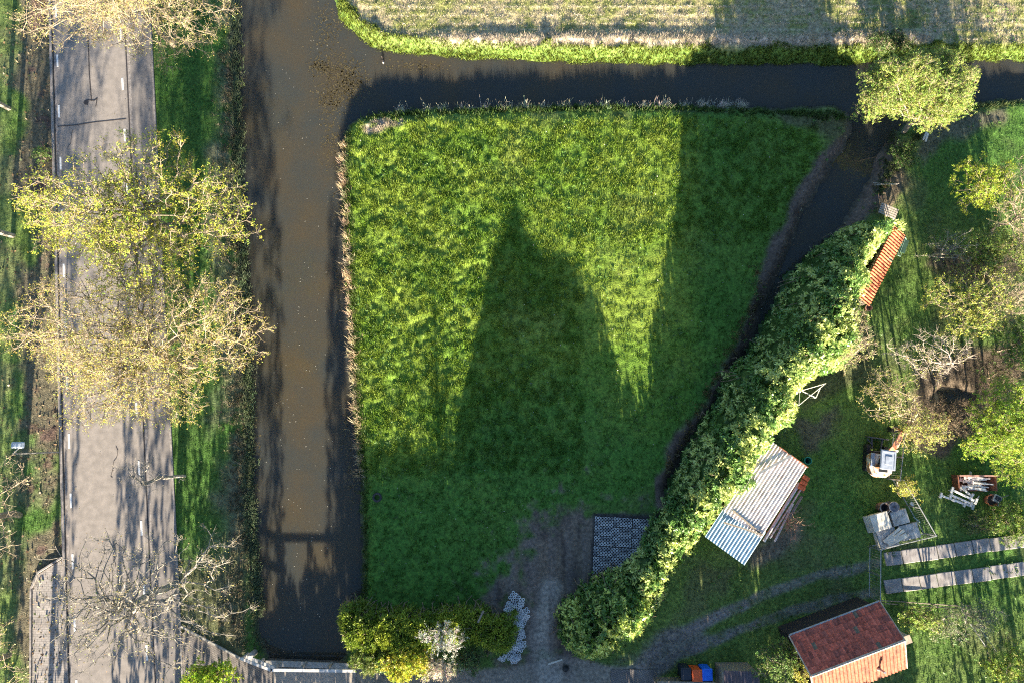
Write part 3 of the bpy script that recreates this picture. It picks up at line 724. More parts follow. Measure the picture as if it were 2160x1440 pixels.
xs_, ys_ = scatter(30000); lx, ly = proj(xs_, ys_, 0); mk_ = m_lit if False else None
sel_ = (samp(m_lit, xs_, ys_) > .4) | ((samp(mb * 1.0, xs_, ys_) > .4) & (rng.random(len(xs_)) < .3))
bits('leaf_litter', 'brown dead leaves on the verge and ditch banks', xs_[sel_], ys_[sel_], .07, [(.20, .13, .07), (.12, .08, .05), (.30, .24, .15), (.10, .13, .05)])
xs_, ys_ = scatter(9000); lx, ly = proj(xs_, ys_, 0)
sel_ = (lx > ROAD_L(ly) + 4) & (lx < ROAD_R(ly) - 2) & (rng.random(len(xs_)) < .15 + .85 * np.exp(-(lx - ROAD_L(ly)) / 7) + .5 * np.exp(-np.abs(lx - seam(ly) - 8) / 6) + .6 * np.exp(-(ROAD_R(ly) - lx) / 7))
bits('road_litter', 'bits of leaf and bud litter on the road', xs_[sel_], ys_[sel_], .035, [(.14, .10, .06), (.08, .06, .045), (.25, .22, .10)], .015, .1)
xs_, ys_ = scatter(2600); sel_ = (samp(ml * 1.0, xs_, ys_) > .5) | (samp(mb * 1.0, xs_, ys_) > .4) | (samp(mm, xs_, ys_) > .3)
bits('pale_specks', 'tiny pale petals and stones scattered over lawn and earth', xs_[sel_][:420], ys_[sel_][:420], .03, [(.6, .58, .5), (.4, .36, .3)], .06)
xs_, ys_ = scatter(9000); wn_ = fbm(xs_, ys_, 2.2, 81, 2); sel_ = ((samp(ml, xs_, ys_) > .5) | (samp(mv * 1.0, xs_, ys_) > .5) | (proj(xs_, ys_, 0)[0] > 1500)) & (wn_ > .56) & (samp(SDW, xs_, ys_) > .4) & (samp(hard.astype(float), xs_, ys_) < .1)
wx, wy = xs_[sel_], ys_[sel_]; wp = np.stack([wx, wy, samp(Z, wx, wy) + .05], -1)
v_, f_, c_ = leafmesh(wp, np.tile([0, 0, 1.], (len(wp), 1)), 6, .17, .055, np.tile((.075, .15, .03), (len(wp), 1)) * rng.uniform(.7, 1.5, (len(wp), 1)), out=.5)
tag(link('broad_leaved_weeds', mesh_np('broad_leaved_weeds', v_, f_, [M_LEAF], col=c_)), 'broad leaved weeds growing in the grass', 'weeds', kind='stuff')
# floating bits and submerged weed
def floaters(name, label, n, fn, size, col, z):
    pts = fn(n); w_ = PA(pts[:, 0], pts[:, 1], WZ); ok = samp(SDW, w_[:, 0], w_[:, 1]) < -.15; w_ = w_[ok]; k = len(w_)
    a = rng.random(k) * 6.28; s = size * rng.uniform(.5, 1.4, k)
    d = np.stack([np.cos(a), np.sin(a), 0 * a], -1) * s[:, None]; e = np.stack([-np.sin(a), np.cos(a), 0 * a], -1) * s[:, None] * .5
    p = np.concatenate([w_, np.full((k, 1), z)], 1)
    v = np.stack([p - d, p + e, p + d, p - e], 1).reshape(-1, 3); f = np.arange(len(v)).reshape(-1, 4)
    c = np.repeat(np.asarray(col)[None] * rng.uniform(.6, 1.3, (k, 1)), 4, 0)
    tag(link(name, mesh_np(name, v, f, [M_LEAF], col=c)), label, 'debris', kind='stuff')
floaters('floating_petals', 'tiny pale petals drifting on the canal', 260, lambda n: np.stack([rng.normal(645, 65, n), rng.uniform(-40, 1390, n)], -1), .032, (.5, .48, .4), WZ + .012)
def weedpts(n):
    cs = np.array([(690, 60, 30, 60), (720, 150, 40, 30), (700, 210, 30, 30), (675, 140, 20, 15), (735, 190, 30, 25), (700, 300, 20, 50), (745, 170, 30, 25), (880, 140, 60, 10), (715, 420, 14, 60), (715, 600, 12, 70), (735, 900, 14, 60), (745, 1010, 14, 50), (540, 960, 10, 60)], float)
    k = rng.choice(len(cs), n, p=np.array([4, 5, 5, 3, 4, 3, 4, 2, 1.5, 1.5, 2, 2, 1]) / 38.0); return cs[k, :2] + rng.normal(0, .6, (n, 2)) * cs[k, 2:]
floaters('water_weed', 'olive brown pond weed at the water surface', 2600, weedpts, .065, (.13, .105, .05), WZ + .006)

# ------------------------------------------------------------------ trees along the road (trunks stand in the verge, crowns hang over the lanes)
YG = (0.50, 0.46, 0.07)
tree('roadside_tree', 'tall roadside tree at the top with bare pale twigs over the road', 'tree', (368, 96), (262, 12, 212, 100), 6.3, 3.4, n_t=760, r_trunk=.2, seed=3, leaf_n=2, leaf=(.06, .04), leafcol=(.38, .36, .11), tw=(5, .62, .0095), leaf_keep=.8, group='trees leaning over the road')
tree('roadside_tree', 'fullest yellow green roadside tree, second from the top', 'tree', (398, 500), (290, 468, 222, 160), 6.3, 3.2, n_t=860, r_trunk=.2, seed=4, leaf_n=4, leaf=(.078, .052), leafcol=(.37, .40, .05), tw=(4, .6, .0095), leaf_keep=.95, group='trees leaning over the road')
tree('roadside_tree', 'widest roadside tree with golden buds on tangled twigs, between the other crowns', 'tree', (412, 768), (288, 738, 250, 168), 6.3, 3.3, n_t=950, r_trunk=.24, seed=5, leaf_n=3, leaf=(.062, .042), leafcol=(.40, .37, .08), tw=(5, .62, .0095), leaf_keep=.85, group='trees leaning over the road')
tree('roadside_tree', 'nearly bare grey roadside tree above the brick paving', 'tree', (372, 1232), (292, 1262, 222, 158), 6.0, 2.8, n_t=420, r_trunk=.22, seed=6, leaf_n=1, leaf=(.08, .05), leafcol=(.40, .35, .12), barkm=M_GREYBARK, tw=(4, .62, .0085), leaf_keep=.4, group='trees leaning over the road')
tree('young_tree', 'thin young bare tree with a pale trunk beside the side lane', 'tree', (390, 1003), (305, 1000, 62, 34), 5.6, 1.8, n_t=46, r_trunk=.09, r_tip=.009, seed=8, leaf_n=0, barkm=M_GREYBARK, tw=(3, .55, .008), fork_h=3.4)
# trees west of the road: only trunks and branch ends reach the picture
tree('verge_tree', 'pale trunk at the left edge beside the leaf litter, uppermost of the row', 'tree', (19, 229), (-150, 130, 95, 90), 7.5, 2.2, n_t=110, r_trunk=.17, seed=11, leaf_n=0, barkm=M_GREYBARK, tw=(3, .5, .01), fork_h=5)
tree('verge_tree', 'pale trunk at the left edge level with the fullest road tree', 'tree', (28, 497), (-150, 430, 95, 90), 7.5, 2.2, n_t=110, r_trunk=.17, seed=12, leaf_n=0, barkm=M_GREYBARK, tw=(3, .5, .01), fork_h=5)
tree('verge_tree', 'bare tree on the left edge with fine twigs below the street lamp', 'tree', (42, 1086), (-70, 1080, 130, 190), 6.5, 2.6, n_t=260, r_trunk=.19, seed=13, leaf_n=1, leafcol=(.35, .33, .12), leaf_keep=.3, barkm=M_BARK, tw=(4, .6, .011), fork_h=3.6)
tree('verge_tree', 'bare tree in the lower left corner with a few green buds', 'tree', (20, 1380), (-75, 1410, 115, 110), 6.0, 2.4, n_t=170, r_trunk=.17, seed=14, leaf_n=2, leafcol=(.35, .38, .1), leaf_keep=.5, barkm=M_BARK, tw=(4, .55, .011), fork_h=3)

# willow over the ditch corner, garden trees and shrubs
def shrub(label, crownpx, hc, rz, seed, leafcol, leaf_n=3, n_t=110, leaf=(.10, .06), keep=.9, name='garden_shrub', catg='shrub', barkm=None, basepx=None, r_trunk=.07, tw=(3, .4, .008), group=None, inner=0, low=-.5, **kw):
    return tree(name, label, catg, basepx, crownpx, hc, rz, n_t=n_t, r_trunk=r_trunk, r_tip=.009, seed=seed, leaf_n=leaf_n, leaf=leaf, leafcol=leafcol, barkm=barkm, tw=tw, leaf_keep=keep, group=group, fork_h=max(.35, hc * .3), inner=inner, low=low, **kw)
shrub('round leafy willow leaning over the ditch junction', (1926, 192, 116, 68), 2.9, 2.1, 21, (.24, .31, .065), 6, 620, (.10, .045), 1.0, 'willow_tree', 'tree', M_BARK, (1912, 276), .17, (4, .55, .012), side=.9, inner=2, low=-.25)
G = 'trees and shrubs of the back garden'
shrub('feathery yellow green shrub nearest the upper right corner', (2078, 392, 62, 50), 2.6, 1.3, 22, (.27, .34, .03), 4, 130, (.13, .045), 1, side=.9, group=G)
shrub('dense pale bare tree cut by the right edge beside the feathery shrub', (2170, 440, 66, 95), 3.2, 1.6, 23, (.35, .33, .10), 1, 220, keep=.3, name='bare_tree', catg='tree', tw=(4, .5, .010), group=G)
shrub('thin sparse shrub with small leaves on open twigs, west of the round bush', (2000, 520, 62, 42), 2.0, 1.1, 24, (.22, .28, .07), 2, 60, (.09, .06), .6, barkm=M_GREYBARK, group=G)
shrub('small round bush with light green leaves beside the thin sparse shrub', (2078, 528, 46, 40), 1.7, 1.0, 25, (.24, .31, .06), 4, 100, (.10, .07), 1, side=.8, group=G)
shrub('loose light green shrub at the right edge below the dense bare tree', (2145, 540, 40, 45), 2.0, 1.1, 26, (.26, .32, .07), 3, 80, (.10, .06), .8, group=G)
shrub('large yellow green fruit tree in the middle of the back garden', (2045, 645, 82, 72), 2.8, 1.5, 27, (.30, .34, .055), 3, 210, (.10, .06), .9, name='fruit_tree', catg='tree', tw=(3, .45, .009), group=G, side=.7)
shrub('bare beige tree east of the large yellow green fruit tree', (2135, 630, 58, 48), 2.8, 1.3, 28, (.3, .3, .1), 1, 140, keep=.35, name='bare_tree', catg='tree', tw=(4, .45, .010), group=G)
shrub('mid green shrub at the right edge above the dark undergrowth', (2150, 725, 52, 48), 2.0, 1.1, 29, (.16, .26, .04), 4, 120, (.10, .06), .9, side=.8, group=G)
shrub('white twigged bare tree leaning over the dark pond', (1960, 752, 88, 50), 2.8, 1.0, 30, (.33, .33, .1), 1, 110, keep=.3, name='bare_tree', catg='tree', barkm=mat('white_bark', (.46, .39, .32), .85, c2=(.30, .25, .20), scale=9), basepx=(1985, 790), tw=(4, .5, .010), group=G)
shrub('small budding fruit tree at the west side of the pond', (1880, 838, 58, 55), 2.4, 1.2, 31, (.34, .34, .09), 2, 120, (.08, .055), .6, name='fruit_tree', catg='tree', basepx=(1895, 880), tw=(4, .42, .010), group=G)
shrub('low spreading budding tree above the excavator boom', (1948, 905, 52, 40), 2.0, 1.0, 32, (.34, .36, .08), 3, 110, (.09, .06), .75, name='fruit_tree', catg='tree', basepx=(1915, 885), tw=(3, .42, .009), group=G)
shrub('large bright lime green tree filling the right edge of the garden', (2125, 900, 82, 92), 2.9, 1.6, 33, (.27, .38, .035), 6, 330, (.10, .04), 1, name='lime_green_tree', catg='tree', side=.9, tw=(3, .5, .009), group=G, inner=1)
shrub('brown leafless bramble heap south of the pond', (2000, 880, 62, 38), .9, .6, 34, (.14, .12, .06), 1, 150, keep=.2, name='bramble', catg='bramble', barkm=M_DARKBARK, tw=(4, .5, .010), group=G)
shrub('brown leafless bramble heap under the fruit tree by the right edge', (2060, 585, 80, 18), .7, .4, 35, (.14, .12, .06), 1, 110, keep=.2, name='bramble', catg='bramble', barkm=M_DARKBARK, tw=(4, .5, .010), group=G)
shrub('dark bramble heap between the pond and the mid green shrub', (2100, 790, 60, 42), .9, .6, 36, (.14, .16, .05), 1, 130, keep=.3, name='bramble', catg='bramble', barkm=M_DARKBARK, tw=(4, .5, .010), group=G)
shrub('yellow green sapling growing through the corner of the wire fence', (1912, 1028, 26, 22), 1.2, .7, 37, (.34, .36, .06), 3, 26, (.13, .05), 1, group=G)
shrub('green shrub behind the tiled shed beside the garden fence', (1935, 1300, 42, 26), 1.5, .8, 38, (.22, .30, .05), 4, 80, (.10, .06), .9, group=G)
shrub('loose grey green shrub crossed by the garden fence, between its neighbours', (1995, 1318, 42, 32), 1.3, .8, 39, (.17, .22, .08), 3, 80, (.09, .055), .7, barkm=M_GREYBARK, group=G)
shrub('grey green shrub with pale twigs at the bend of the garden fence', (2062, 1300, 42, 34), 1.4, .8, 40, (.16, .21, .09), 3, 90, (.09, .055), .6, barkm=M_GREYBARK, group=G)
shrub('yellow green leafy shrub in the lower right corner', (2125, 1405, 42, 48), 1.6, .9, 41, (.26, .34, .05), 4, 110, (.11, .06), 1, side=.8, group=G)
shrub('scrambling green shrub between the bins and the tiled shed', (1642, 1398, 52, 42), 1.9, 1.0, 42, (.14, .22, .045), 4, 120, (.09, .06), .9, side=.8, group=G)
shrub('short yellow leaved shrub touching the corner of the tiled shed', (1692, 1412, 22, 24), 2.2, .6, 43, (.33, .33, .05), 4, 26, (.10, .06), .9, group=G)
shrub('weedy low bushes at the right edge above the concrete strips', (2130, 1100, 52, 40), .6, .5, 44, (.17, .26, .035), 4, 120, (.09, .06), .9, side=.9, group=G)
shrub('weedy patch of nettles left of the right edge weeds', (2060, 1105, 30, 18), .35, .3, 45, (.13, .18, .05), 4, 50, (.09, .06), .8, group=G)
shrub('bare beige twiggy tree pushing out of the laurel hedge', (1785, 700, 52, 78), 3.6, 1.4, 46, (.30, .31, .10), 1, 190, keep=.45, name='bare_tree', catg='tree', basepx=(1745, 745), tw=(5, .42, .010))
shrub('pinkish brown dead shrub beside the tin shelter', (1672, 1108, 36, 32), 1.3, .8, 47, (.2, .15, .1), 0, 34, name='dead_shrub', catg='shrub', barkm=mat('pink_brown_bark', (.46, .30, .20), .9, c2=(.26, .16, .11), scale=8), basepx=(1660, 1095), tw=(3, .45, .012))
shrub('small dark green bush on the east bank of the ditch', (1905, 325, 22, 24), .6, .4, 48, (.08, .14, .03), 5, 50, (.09, .07), 1)
shrub('low weedy bush beside the road kerb in the upper left', (88, 328, 14, 12), .4, .3, 49, (.17, .25, .06), 5, 24, (.08, .06), 1)
shrub('bright yellow green bush at the foot of the picture by the driveway', (445, 1425, 62, 26), 1.6, .9, 50, (.33, .44, .03), 4, 110, (.13, .09), .9, barkm=M_DARKBARK)
shrub('dark added bush standing in for the willow shadow on the field bank', (1878, 88, 40, 16), .6, .5, 51, (.06, .10, .025), 5, 90, (.09, .06), 1)  # bush added where the willow's shadow darkens the field

# ------------------------------------------------------------------ hedges: dense leaf shells over a bumpy body
def hedge(name, label, catg, poly, zpx, hfun, dens, k, leaf, colr, lump=.45, lscale=1.1, seed=1, lm=None, out=.55, edge=.8, sidec=.8, pw=.85):
    r_ = np.random.default_rng(seed)
    W = PA([p[0] for p in poly], [p[1] for p in poly], zpx)
    x0, y0 = W.min(0); x1, y1 = W.max(0); area = (x1 - x0) * (y1 - y0)
    n = int(area * dens); x = r_.uniform(x0, x1, n); y = r_.uniform(y0, y1, n)
    def top(x, y):
        d = -psd(x, y, W) - .12 + (fbm(x, y, 1.3, seed + 3, 2) - .5) * 1.1
        px, py = proj(x, y, zpx)
        t = np.clip(d / edge, 0, 1); prof = (1 - (1 - t) ** 2.2) ** pw
        l = lump * ((1 - worley(x, y, lscale, seed) ** 2 * 1.6) * .55 + (1 - worley(x, y, lscale * .36, seed + 4) ** 2 * 2.2) * .42 - .45)
        return d, hfun(px, py) * (.12 + .88 * prof) + l * (.2 + prof)
    d, h = top(x, y); ok = d > 0; x, y, d, h = x[ok], y[ok], d[ok], h[ok]
    e = .08; gxv = (top(x + e, y)[1] - h) / e; gyv = (top(x, y + e)[1] - h) / e
    N = unit(np.stack([-gxv, -gyv, np.full_like(gxv, .9)], -1))
    z = h - r_.random(len(x)) ** 1.6 * .55
    pts = np.stack([x, y, z], -1)
    # skirt: the flanks from the ground up
    m = d < edge * 1.1; rep = int(3 * sidec); xs = np.repeat(x[m], rep); ys = np.repeat(y[m], rep); hs = np.repeat(h[m], rep); Ns = np.repeat(N[m], rep, 0)
    zs = hs * r_.uniform(.1, 1, len(xs)); Ns = unit(Ns * [1, 1, .4])
    pts = np.concatenate([pts, np.stack([xs + r_.normal(0, .08, len(xs)), ys + r_.normal(0, .08, len(xs)), zs], -1)]); N = np.concatenate([N, Ns])
    cn = ss(.3, .7, vn(pts[:, 0] * 1.0, pts[:, 1] + pts[:, 2] * .7, .5, seed + 5))[:, None] * ss(-1.0, .1, pts[:, 2:3] - np.concatenate([h, hs])[:, None])  # new growth lifted near the top as sunlit, deeper leaves coloured as shaded
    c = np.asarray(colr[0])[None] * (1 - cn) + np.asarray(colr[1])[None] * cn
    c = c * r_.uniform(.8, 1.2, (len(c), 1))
    th = thing(name, label, catg, (float(W[:, 0].mean()), float(W[:, 1].mean()), 0))
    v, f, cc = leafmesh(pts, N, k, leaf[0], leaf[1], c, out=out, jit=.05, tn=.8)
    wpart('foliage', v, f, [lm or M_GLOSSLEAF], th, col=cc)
    # branches inside, from the ground up to the leaf shell
    q = r_.choice(np.where(pts[:, 2] > .5)[0], min(700, len(pts) // 3)); tpt = pts[q]; b0 = tpt.copy(); b0[:, :2] += r_.normal(0, .35, (len(q), 2)); b0[:, 2] = 0; tpt[::6, 2] += r_.uniform(.1, .45, len(tpt[::6])); tpt[::6, :2] += r_.normal(0, .15, (len(tpt[::6]), 2))
    mid = (b0 + tpt) / 2 + r_.normal(0, .15, tpt.shape)
    v, f = tubes_np(np.concatenate([b0, mid]), np.concatenate([mid, tpt]), np.full(2 * len(q), .03), np.full(2 * len(q), .018), 4)
    wpart('stems', v, f, [M_DARKBARK], th)
    # dark backing sheet added under the leaf shell so no light leaks through
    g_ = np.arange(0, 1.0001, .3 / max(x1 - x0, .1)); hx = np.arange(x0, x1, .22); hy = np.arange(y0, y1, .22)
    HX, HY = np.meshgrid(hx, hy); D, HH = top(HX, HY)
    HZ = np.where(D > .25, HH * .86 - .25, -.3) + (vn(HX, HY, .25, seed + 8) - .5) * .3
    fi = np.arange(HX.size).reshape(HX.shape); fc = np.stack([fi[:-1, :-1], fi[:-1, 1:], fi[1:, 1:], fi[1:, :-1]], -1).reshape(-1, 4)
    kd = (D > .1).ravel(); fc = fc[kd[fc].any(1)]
    wpart('leaf_backing', np.stack([HX, HY, HZ], -1).reshape(-1, 3), fc, [M_LEAF], th, col=np.tile(np.asarray(colr[0]) * .45, (HX.size, 1)))
    return th
LAUREL = [(1320, 1225), (1355, 1180), (1390, 1118), (1412, 1068), (1436, 1015), (1468, 957), (1504, 890), (1546, 806), (1586, 744), (1618, 698), (1644, 650), (1694, 578), (1754, 508), (1796, 458), (1850, 444), (1930, 442), (1934, 482), (1896, 512), (1868, 550),
          (1838, 600), (1822, 650), (1825, 720), (1800, 775), (1765, 800), (1690, 838), (1690, 895), (1652, 950), (1626, 996), (1580, 1062), (1556, 1090), (1540, 1112), (1510, 1136), (1470, 1195), (1430, 1270), (1385, 1330), (1330, 1290)]
def lh(px, py): return np.interp(px, [1330, 1420, 1465, 1545, 1680, 1900], [2.4, 2.2, 2.9, 4.5, 5.3, 4.6])
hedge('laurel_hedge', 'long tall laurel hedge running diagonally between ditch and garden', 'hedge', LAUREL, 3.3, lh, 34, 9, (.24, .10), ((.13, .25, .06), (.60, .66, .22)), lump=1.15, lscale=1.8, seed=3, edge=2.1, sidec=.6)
BUSH = [(1170, 1335), (1182, 1290), (1228, 1238), (1290, 1212), (1345, 1220), (1385, 1250), (1420, 1240), (1400, 1310), (1365, 1360), (1325, 1375), (1300, 1405), (1255, 1425), (1215, 1405), (1185, 1375)]
hedge('laurel_bush', 'big rounded bush ending the hedge beside the lane', 'bush', BUSH, 2.4, lambda a, b: 3.8 - 1.3 * ss(1330, 1400, a), 36, 9, (.23, .10), ((.12, .23, .05), (.58, .64, .16)), lump=1.05, lscale=1.7, seed=5, edge=2.4, sidec=.6)
CONIF = [(712, 1288), (760, 1282), (850, 1292), (960, 1296), (1084, 1300), (1088, 1340), (1082, 1368), (980, 1372), (850, 1374), (740, 1366), (715, 1330)]
hedge('conifer_hedge', 'clipped yellow green conifer hedge below the lawn', 'hedge', CONIF, 2.0, lambda a, b: 2.1 - .2 * ss(960, 975, a), 110, 6, (.26, .05), ((.15, .22, .025), (.32, .38, .04)), lump=.09, lscale=1.2, seed=7, lm=M_LEAF, out=1.4, edge=.3, pw=.5)
shrub('yellow leaved shrub in front of the conifer hedge', (862, 1392, 46, 36), 1.6, .9, 61, (.40, .42, .04), 5, 130, (.13, .08), 1, side=.9)
shrub('dark conifer bush left of the yellow leaved shrub', (785, 1384, 36, 24), 1.3, .8, 62, (.14, .19, .03), 6, 90, (.18, .045), 1, side=.9)
shrub('white blossoming shrub with pale stems beside the lane', (925, 1410, 34, 22), 1.5, .8, 63, (.60, .54, .40), 3, 90, (.10, .045), .7, name='white_shrub', barkm=M_GREYBARK)
shrub('silvery leaved shrub standing up through the conifer hedge', (935, 1348, 42, 26), 2.7, .7, 64, (.52, .52, .44), 3, 50, (.11, .04), .7, name='white_shrub', barkm=M_GREYBARK)
shrub('low grey green plant right of the white blossoming shrub', (985, 1392, 24, 20), .9, .5, 65, (.13, .19, .06), 5, 50, (.12, .06), 1)

# ------------------------------------------------------------------ tiled and corrugated roofs
def tilesheet(O, ex, up, LX, LS, pt=.215, ps=.34, cols=((.26, .075, .04), (.12, .045, .03)), seed=1, amp=.028):
    """pantiles: O corner at the eave, ex along the eave, up along the slope (unit 3D vectors)"""
    r_ = np.random.default_rng(seed); ex = np.array(ex); up = np.array(up); nrm = np.cross(ex, up); O = np.array(O)
    nx = int(round(LX / pt)); ns = int(round(LS / ps)); pt = LX / nx; ps = LS / ns; V, Fc, Cc = [], [], []
    t = np.linspace(0, 1, 8); prof = amp * np.sin(t * 2 * np.pi) + .012
    for j in range(ns):
        for i in range(nx):
            b = len(V) * 16; o = O + ex * (i * pt) + up * (j * ps); s = r_.normal(0, .004)
            lo = o + ex[None] * (t * pt)[:, None] + nrm[None] * (prof + .034 + s)[:, None] - up * .02
            hi = o + ex[None] * (t * pt)[:, None] + nrm[None] * (prof - .004 + s)[:, None] + up * ps
            V.append(np.concatenate([lo, hi])); 
            Fc += [(b + q, b + q + 1, b + 9 + q, b + 8 + q) for q in range(7)]
            k_ = r_.random() ** 1.3; c = np.array(cols[0]) * (1 - k_) + np.array(cols[1]) * k_; c = c * r_.uniform(.8, 1.25)
            if r_.random() < .02: c = np.array([.16, .13, .09])
            Cc.append(np.tile(c, (16, 1)))
    return np.concatenate(V), np.array(Fc), np.concatenate(Cc)
M_TILE = mat_attr('clay_tiles', rough=.75, amp=.35, scale=7.0, bump=.2, bscale=40, bdist=.01)
V3 = lambda p: Vector(p)
def frame(px, py, z): return V3(P(px, py, z))

# tiled garden shed
RZ_, EZ_ = 3.6, 2.45
A_ = frame(1712, 1425, RZ_); B_ = frame(1908, 1350, RZ_); ex_ = (B_ - A_).normalized(); ey_ = Vector((-ex_.y, ex_.x, 0))
LX_ = (B_ - A_).length
hw = (frame(1673, 1338, EZ_) - Vector((A_.x, A_.y, EZ_))).dot(ey_); hw = abs(hw)
shed = thing('tiled_shed', 'small shed with a red clay pantile roof and a pale ridge', 'shed', (float((A_ + B_).x / 2), float((A_ + B_).y / 2), 0))
for sgn, cols_, nm in ((1, ((.50, .12, .075), (.26, .08, .06)), 'north'), (-1, ((.25, .08, .042), (.14, .048, .026)), 'south')):  # same tiles: shaded north colour lifted, sunlit south colour lowered
    e0 = A_ + ey_ * sgn * hw; e0.z = EZ_; up_ = (A_ - e0).normalized(); e = ex_ if sgn < 0 else -ex_
    O_ = e0 if sgn < 0 else e0 + ex_ * LX_
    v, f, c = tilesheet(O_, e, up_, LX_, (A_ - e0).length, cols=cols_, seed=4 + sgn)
    tag(wpart('roof', v, f, [M_TILE], shed, col=c, smooth=False), 'red pantile slope facing the track, colour lifted against the shade' if sgn > 0 else 'red pantile slope facing the sun, colour lowered against the glare')
    # boards under the tiles
    mbb = MB(); n_ = up_.cross(ex_) * (1 if up_.cross(ex_).z > 0 else -1); q = [e0 - n_ * .03, e0 + ex_ * LX_ - n_ * .03, B_ - n_ * .03, A_ - n_ * .03]; q2 = [p - n_ * .05 for p in q]
    mbb.add(q + q2, [(0, 1, 2, 3), (7, 6, 5, 4), (0, 4, 5, 1), (1, 5, 6, 2), (2, 6, 7, 3), (3, 7, 4, 0)]); mbb.build('roof_boards', M_WOOD, shed, world=True)
rb = MB(); nseg = int(LX_ / .3)
for i in range(nseg):
    a = A_ + ex_ * (LX_ * i / nseg); b = A_ + ex_ * (LX_ * (i + 1) / nseg + .02)
    rb.tube((a.x, a.y, RZ_ - .005), (b.x, b.y, RZ_ + .006), .075, .085, 8)
rb.build('ridge', mat('ridge_mortar', (.50, .44, .38), .9, c2=(.3, .2, .15), scale=10), shed, world=True)
wl = MB(); c0 = A_ - ey_ * (hw - .2) + ex_ * .18; c1 = B_ - ey_ * (hw - .2) - ex_ * .18; c2_ = B_ + ey_ * (hw - .2) - ex_ * .18; c3 = A_ + ey_ * (hw - .2) + ex_ * .18; ra = A_ + ex_ * .18; rb_ = B_ - ex_ * .18
vz = lambda p, z: (p.x, p.y, z)
wl.add([vz(c0, 0), vz(c1, 0), vz(c2_, 0), vz(c3, 0), vz(c0, EZ_), vz(c1, EZ_), vz(c2_, EZ_), vz(c3, EZ_), vz(ra, RZ_ - .16), vz(rb_, RZ_ - .16)],
       [(0, 1, 5, 4), (2, 3, 7, 6), (1, 2, 6, 9, 5), (3, 0, 4, 8, 7)])
wl.build('wall', mat('shade_dark_boards', (.035, .03, .03), .9, c2=(.02, .018, .018), scale=9, bump=.4), shed, world=True)  # boards coloured near black for the shade under the eave
gt = MB(); a = A_ + ey_ * (hw + .05); b = B_ + ey_ * (hw + .05)
gt.tube((a.x, a.y, EZ_ - .02), (b.x, b.y, EZ_ - .02), .055, n=8); gt.build('gutter', mat('grey_gutter', (.42, .43, .45), .4, .3, c2=(.3, .3, .3)), shed, world=True)
for q_, lab in ((A_ - ex_ * .03, 'west'), (B_ + ex_ * .03, 'east')):
    fb = MB()
    for sgn in (1, -1):
        a = q_ + Vector((0, 0, .0)); b = q_ + ey_ * sgn * (hw + .04); b.z = EZ_ - .02
        d = (b - a); c = (a + b) / 2; M_ = d.normalized()
        fb.tube(a, b, .045, n=4)
    fb.build('verge_board', mat('verge_paint', (.50, .42, .36), .6, c2=(.36, .26, .2)), shed, world=True)
pv = frame(1861, 1414, RZ_ - .35); vp = MB(); vp.tube((pv.x, pv.y, RZ_ - .75), (pv.x, pv.y, RZ_ - .05), .06, n=12); vp.tube((pv.x, pv.y, RZ_ - .72), (pv.x, pv.y, RZ_ - .52), .13, .07, n=12)
vp.build('vent_pipe', M_STEEL, shed, world=True)
cb = frame(1915, 1349, 2.9); cm_ = MB(); cm_.box((cb.x, cb.y, 1.4), (.36, .36, 2.8), rz=math.atan2(ex_.y, ex_.x)); cm_.box((cb.x, cb.y, 2.83), (.44, .44, .07), rz=math.atan2(ex_.y, ex_.x))
cm_.build('chimney', mat('beige_render', (.50, .40, .30), .8, c2=(.36, .28, .2)), shed, world=True)

# narrow tiled wall coping half buried in the hedge
wz = 2.1
a = frame(1908, 497, wz); b = frame(1832, 646, wz); e1 = (b - a).normalized(); pr = Vector((e1.y, -e1.x, 0)); pr = pr if pr.x < 0 else -pr
LW = (b - a).length; wdt = .95; upv = (pr * wdt + Vector((0, 0, .42))).normalized()
wroof = thing('tiled_lean_to', 'long narrow roof of orange red tiles beside the laurel hedge', 'lean-to', (float((a + b).x / 2), float((a + b).y / 2), 0))
O_, e_ = (a, e1) if e1.cross(upv).z > 0 else (b, -e1)
v, f, c = tilesheet(O_, e_, upv, LW, 1.04, pt=.2, ps=.35, cols=((.50, .13, .055), (.34, .09, .045)), seed=9, amp=.035)
wpart('roof', v, f, [M_TILE], wroof, col=c)
wb = MB(); cc_ = (a + b) / 2 + pr * .55; wb.box((cc_.x, cc_.y, 1.02), (LW - .1, .75, 2.04), rz=math.atan2(e1.y, e1.x)); wb.build('wall', M_WOOD, wroof, world=True)
fr = MB(); fp = [frame(1903, 512, 1.2), frame(1906, 500, 1.2), frame(1893, 536, 1.2), frame(1884, 541, 1.2)]
gfr = thing('folding_frame', 'thin pale green metal frame leaning on the tiled lean-to', 'frame', (float(fp[0].x), float(fp[0].y), 0))
g1, g2 = frame(1908, 499, 1.3), frame(1893, 538, 1.3); g3, g4 = frame(1912, 505, .05), frame(1899, 541, .05)
fr.path([g1, g2, g4, g3, g1], .022); fr.path([(g1 + g3) / 2, (g2 + g4) / 2], .015); fr.build('tube_frame', mat('pale_green_paint', (.25, .42, .34), .5, c2=(.18, .3, .24)), gfr, world=True)
seat_ = MB(); seat_.box(((g3 + g4) / 2 + Vector((-.12, 0, .35))), (.3, .9, .04), rz=math.atan2((g4 - g3).y, (g4 - g3).x) + math.pi / 2); seat_.build('panel', mat('dark_green_board', (.03, .07, .05), .6), gfr, world=True)

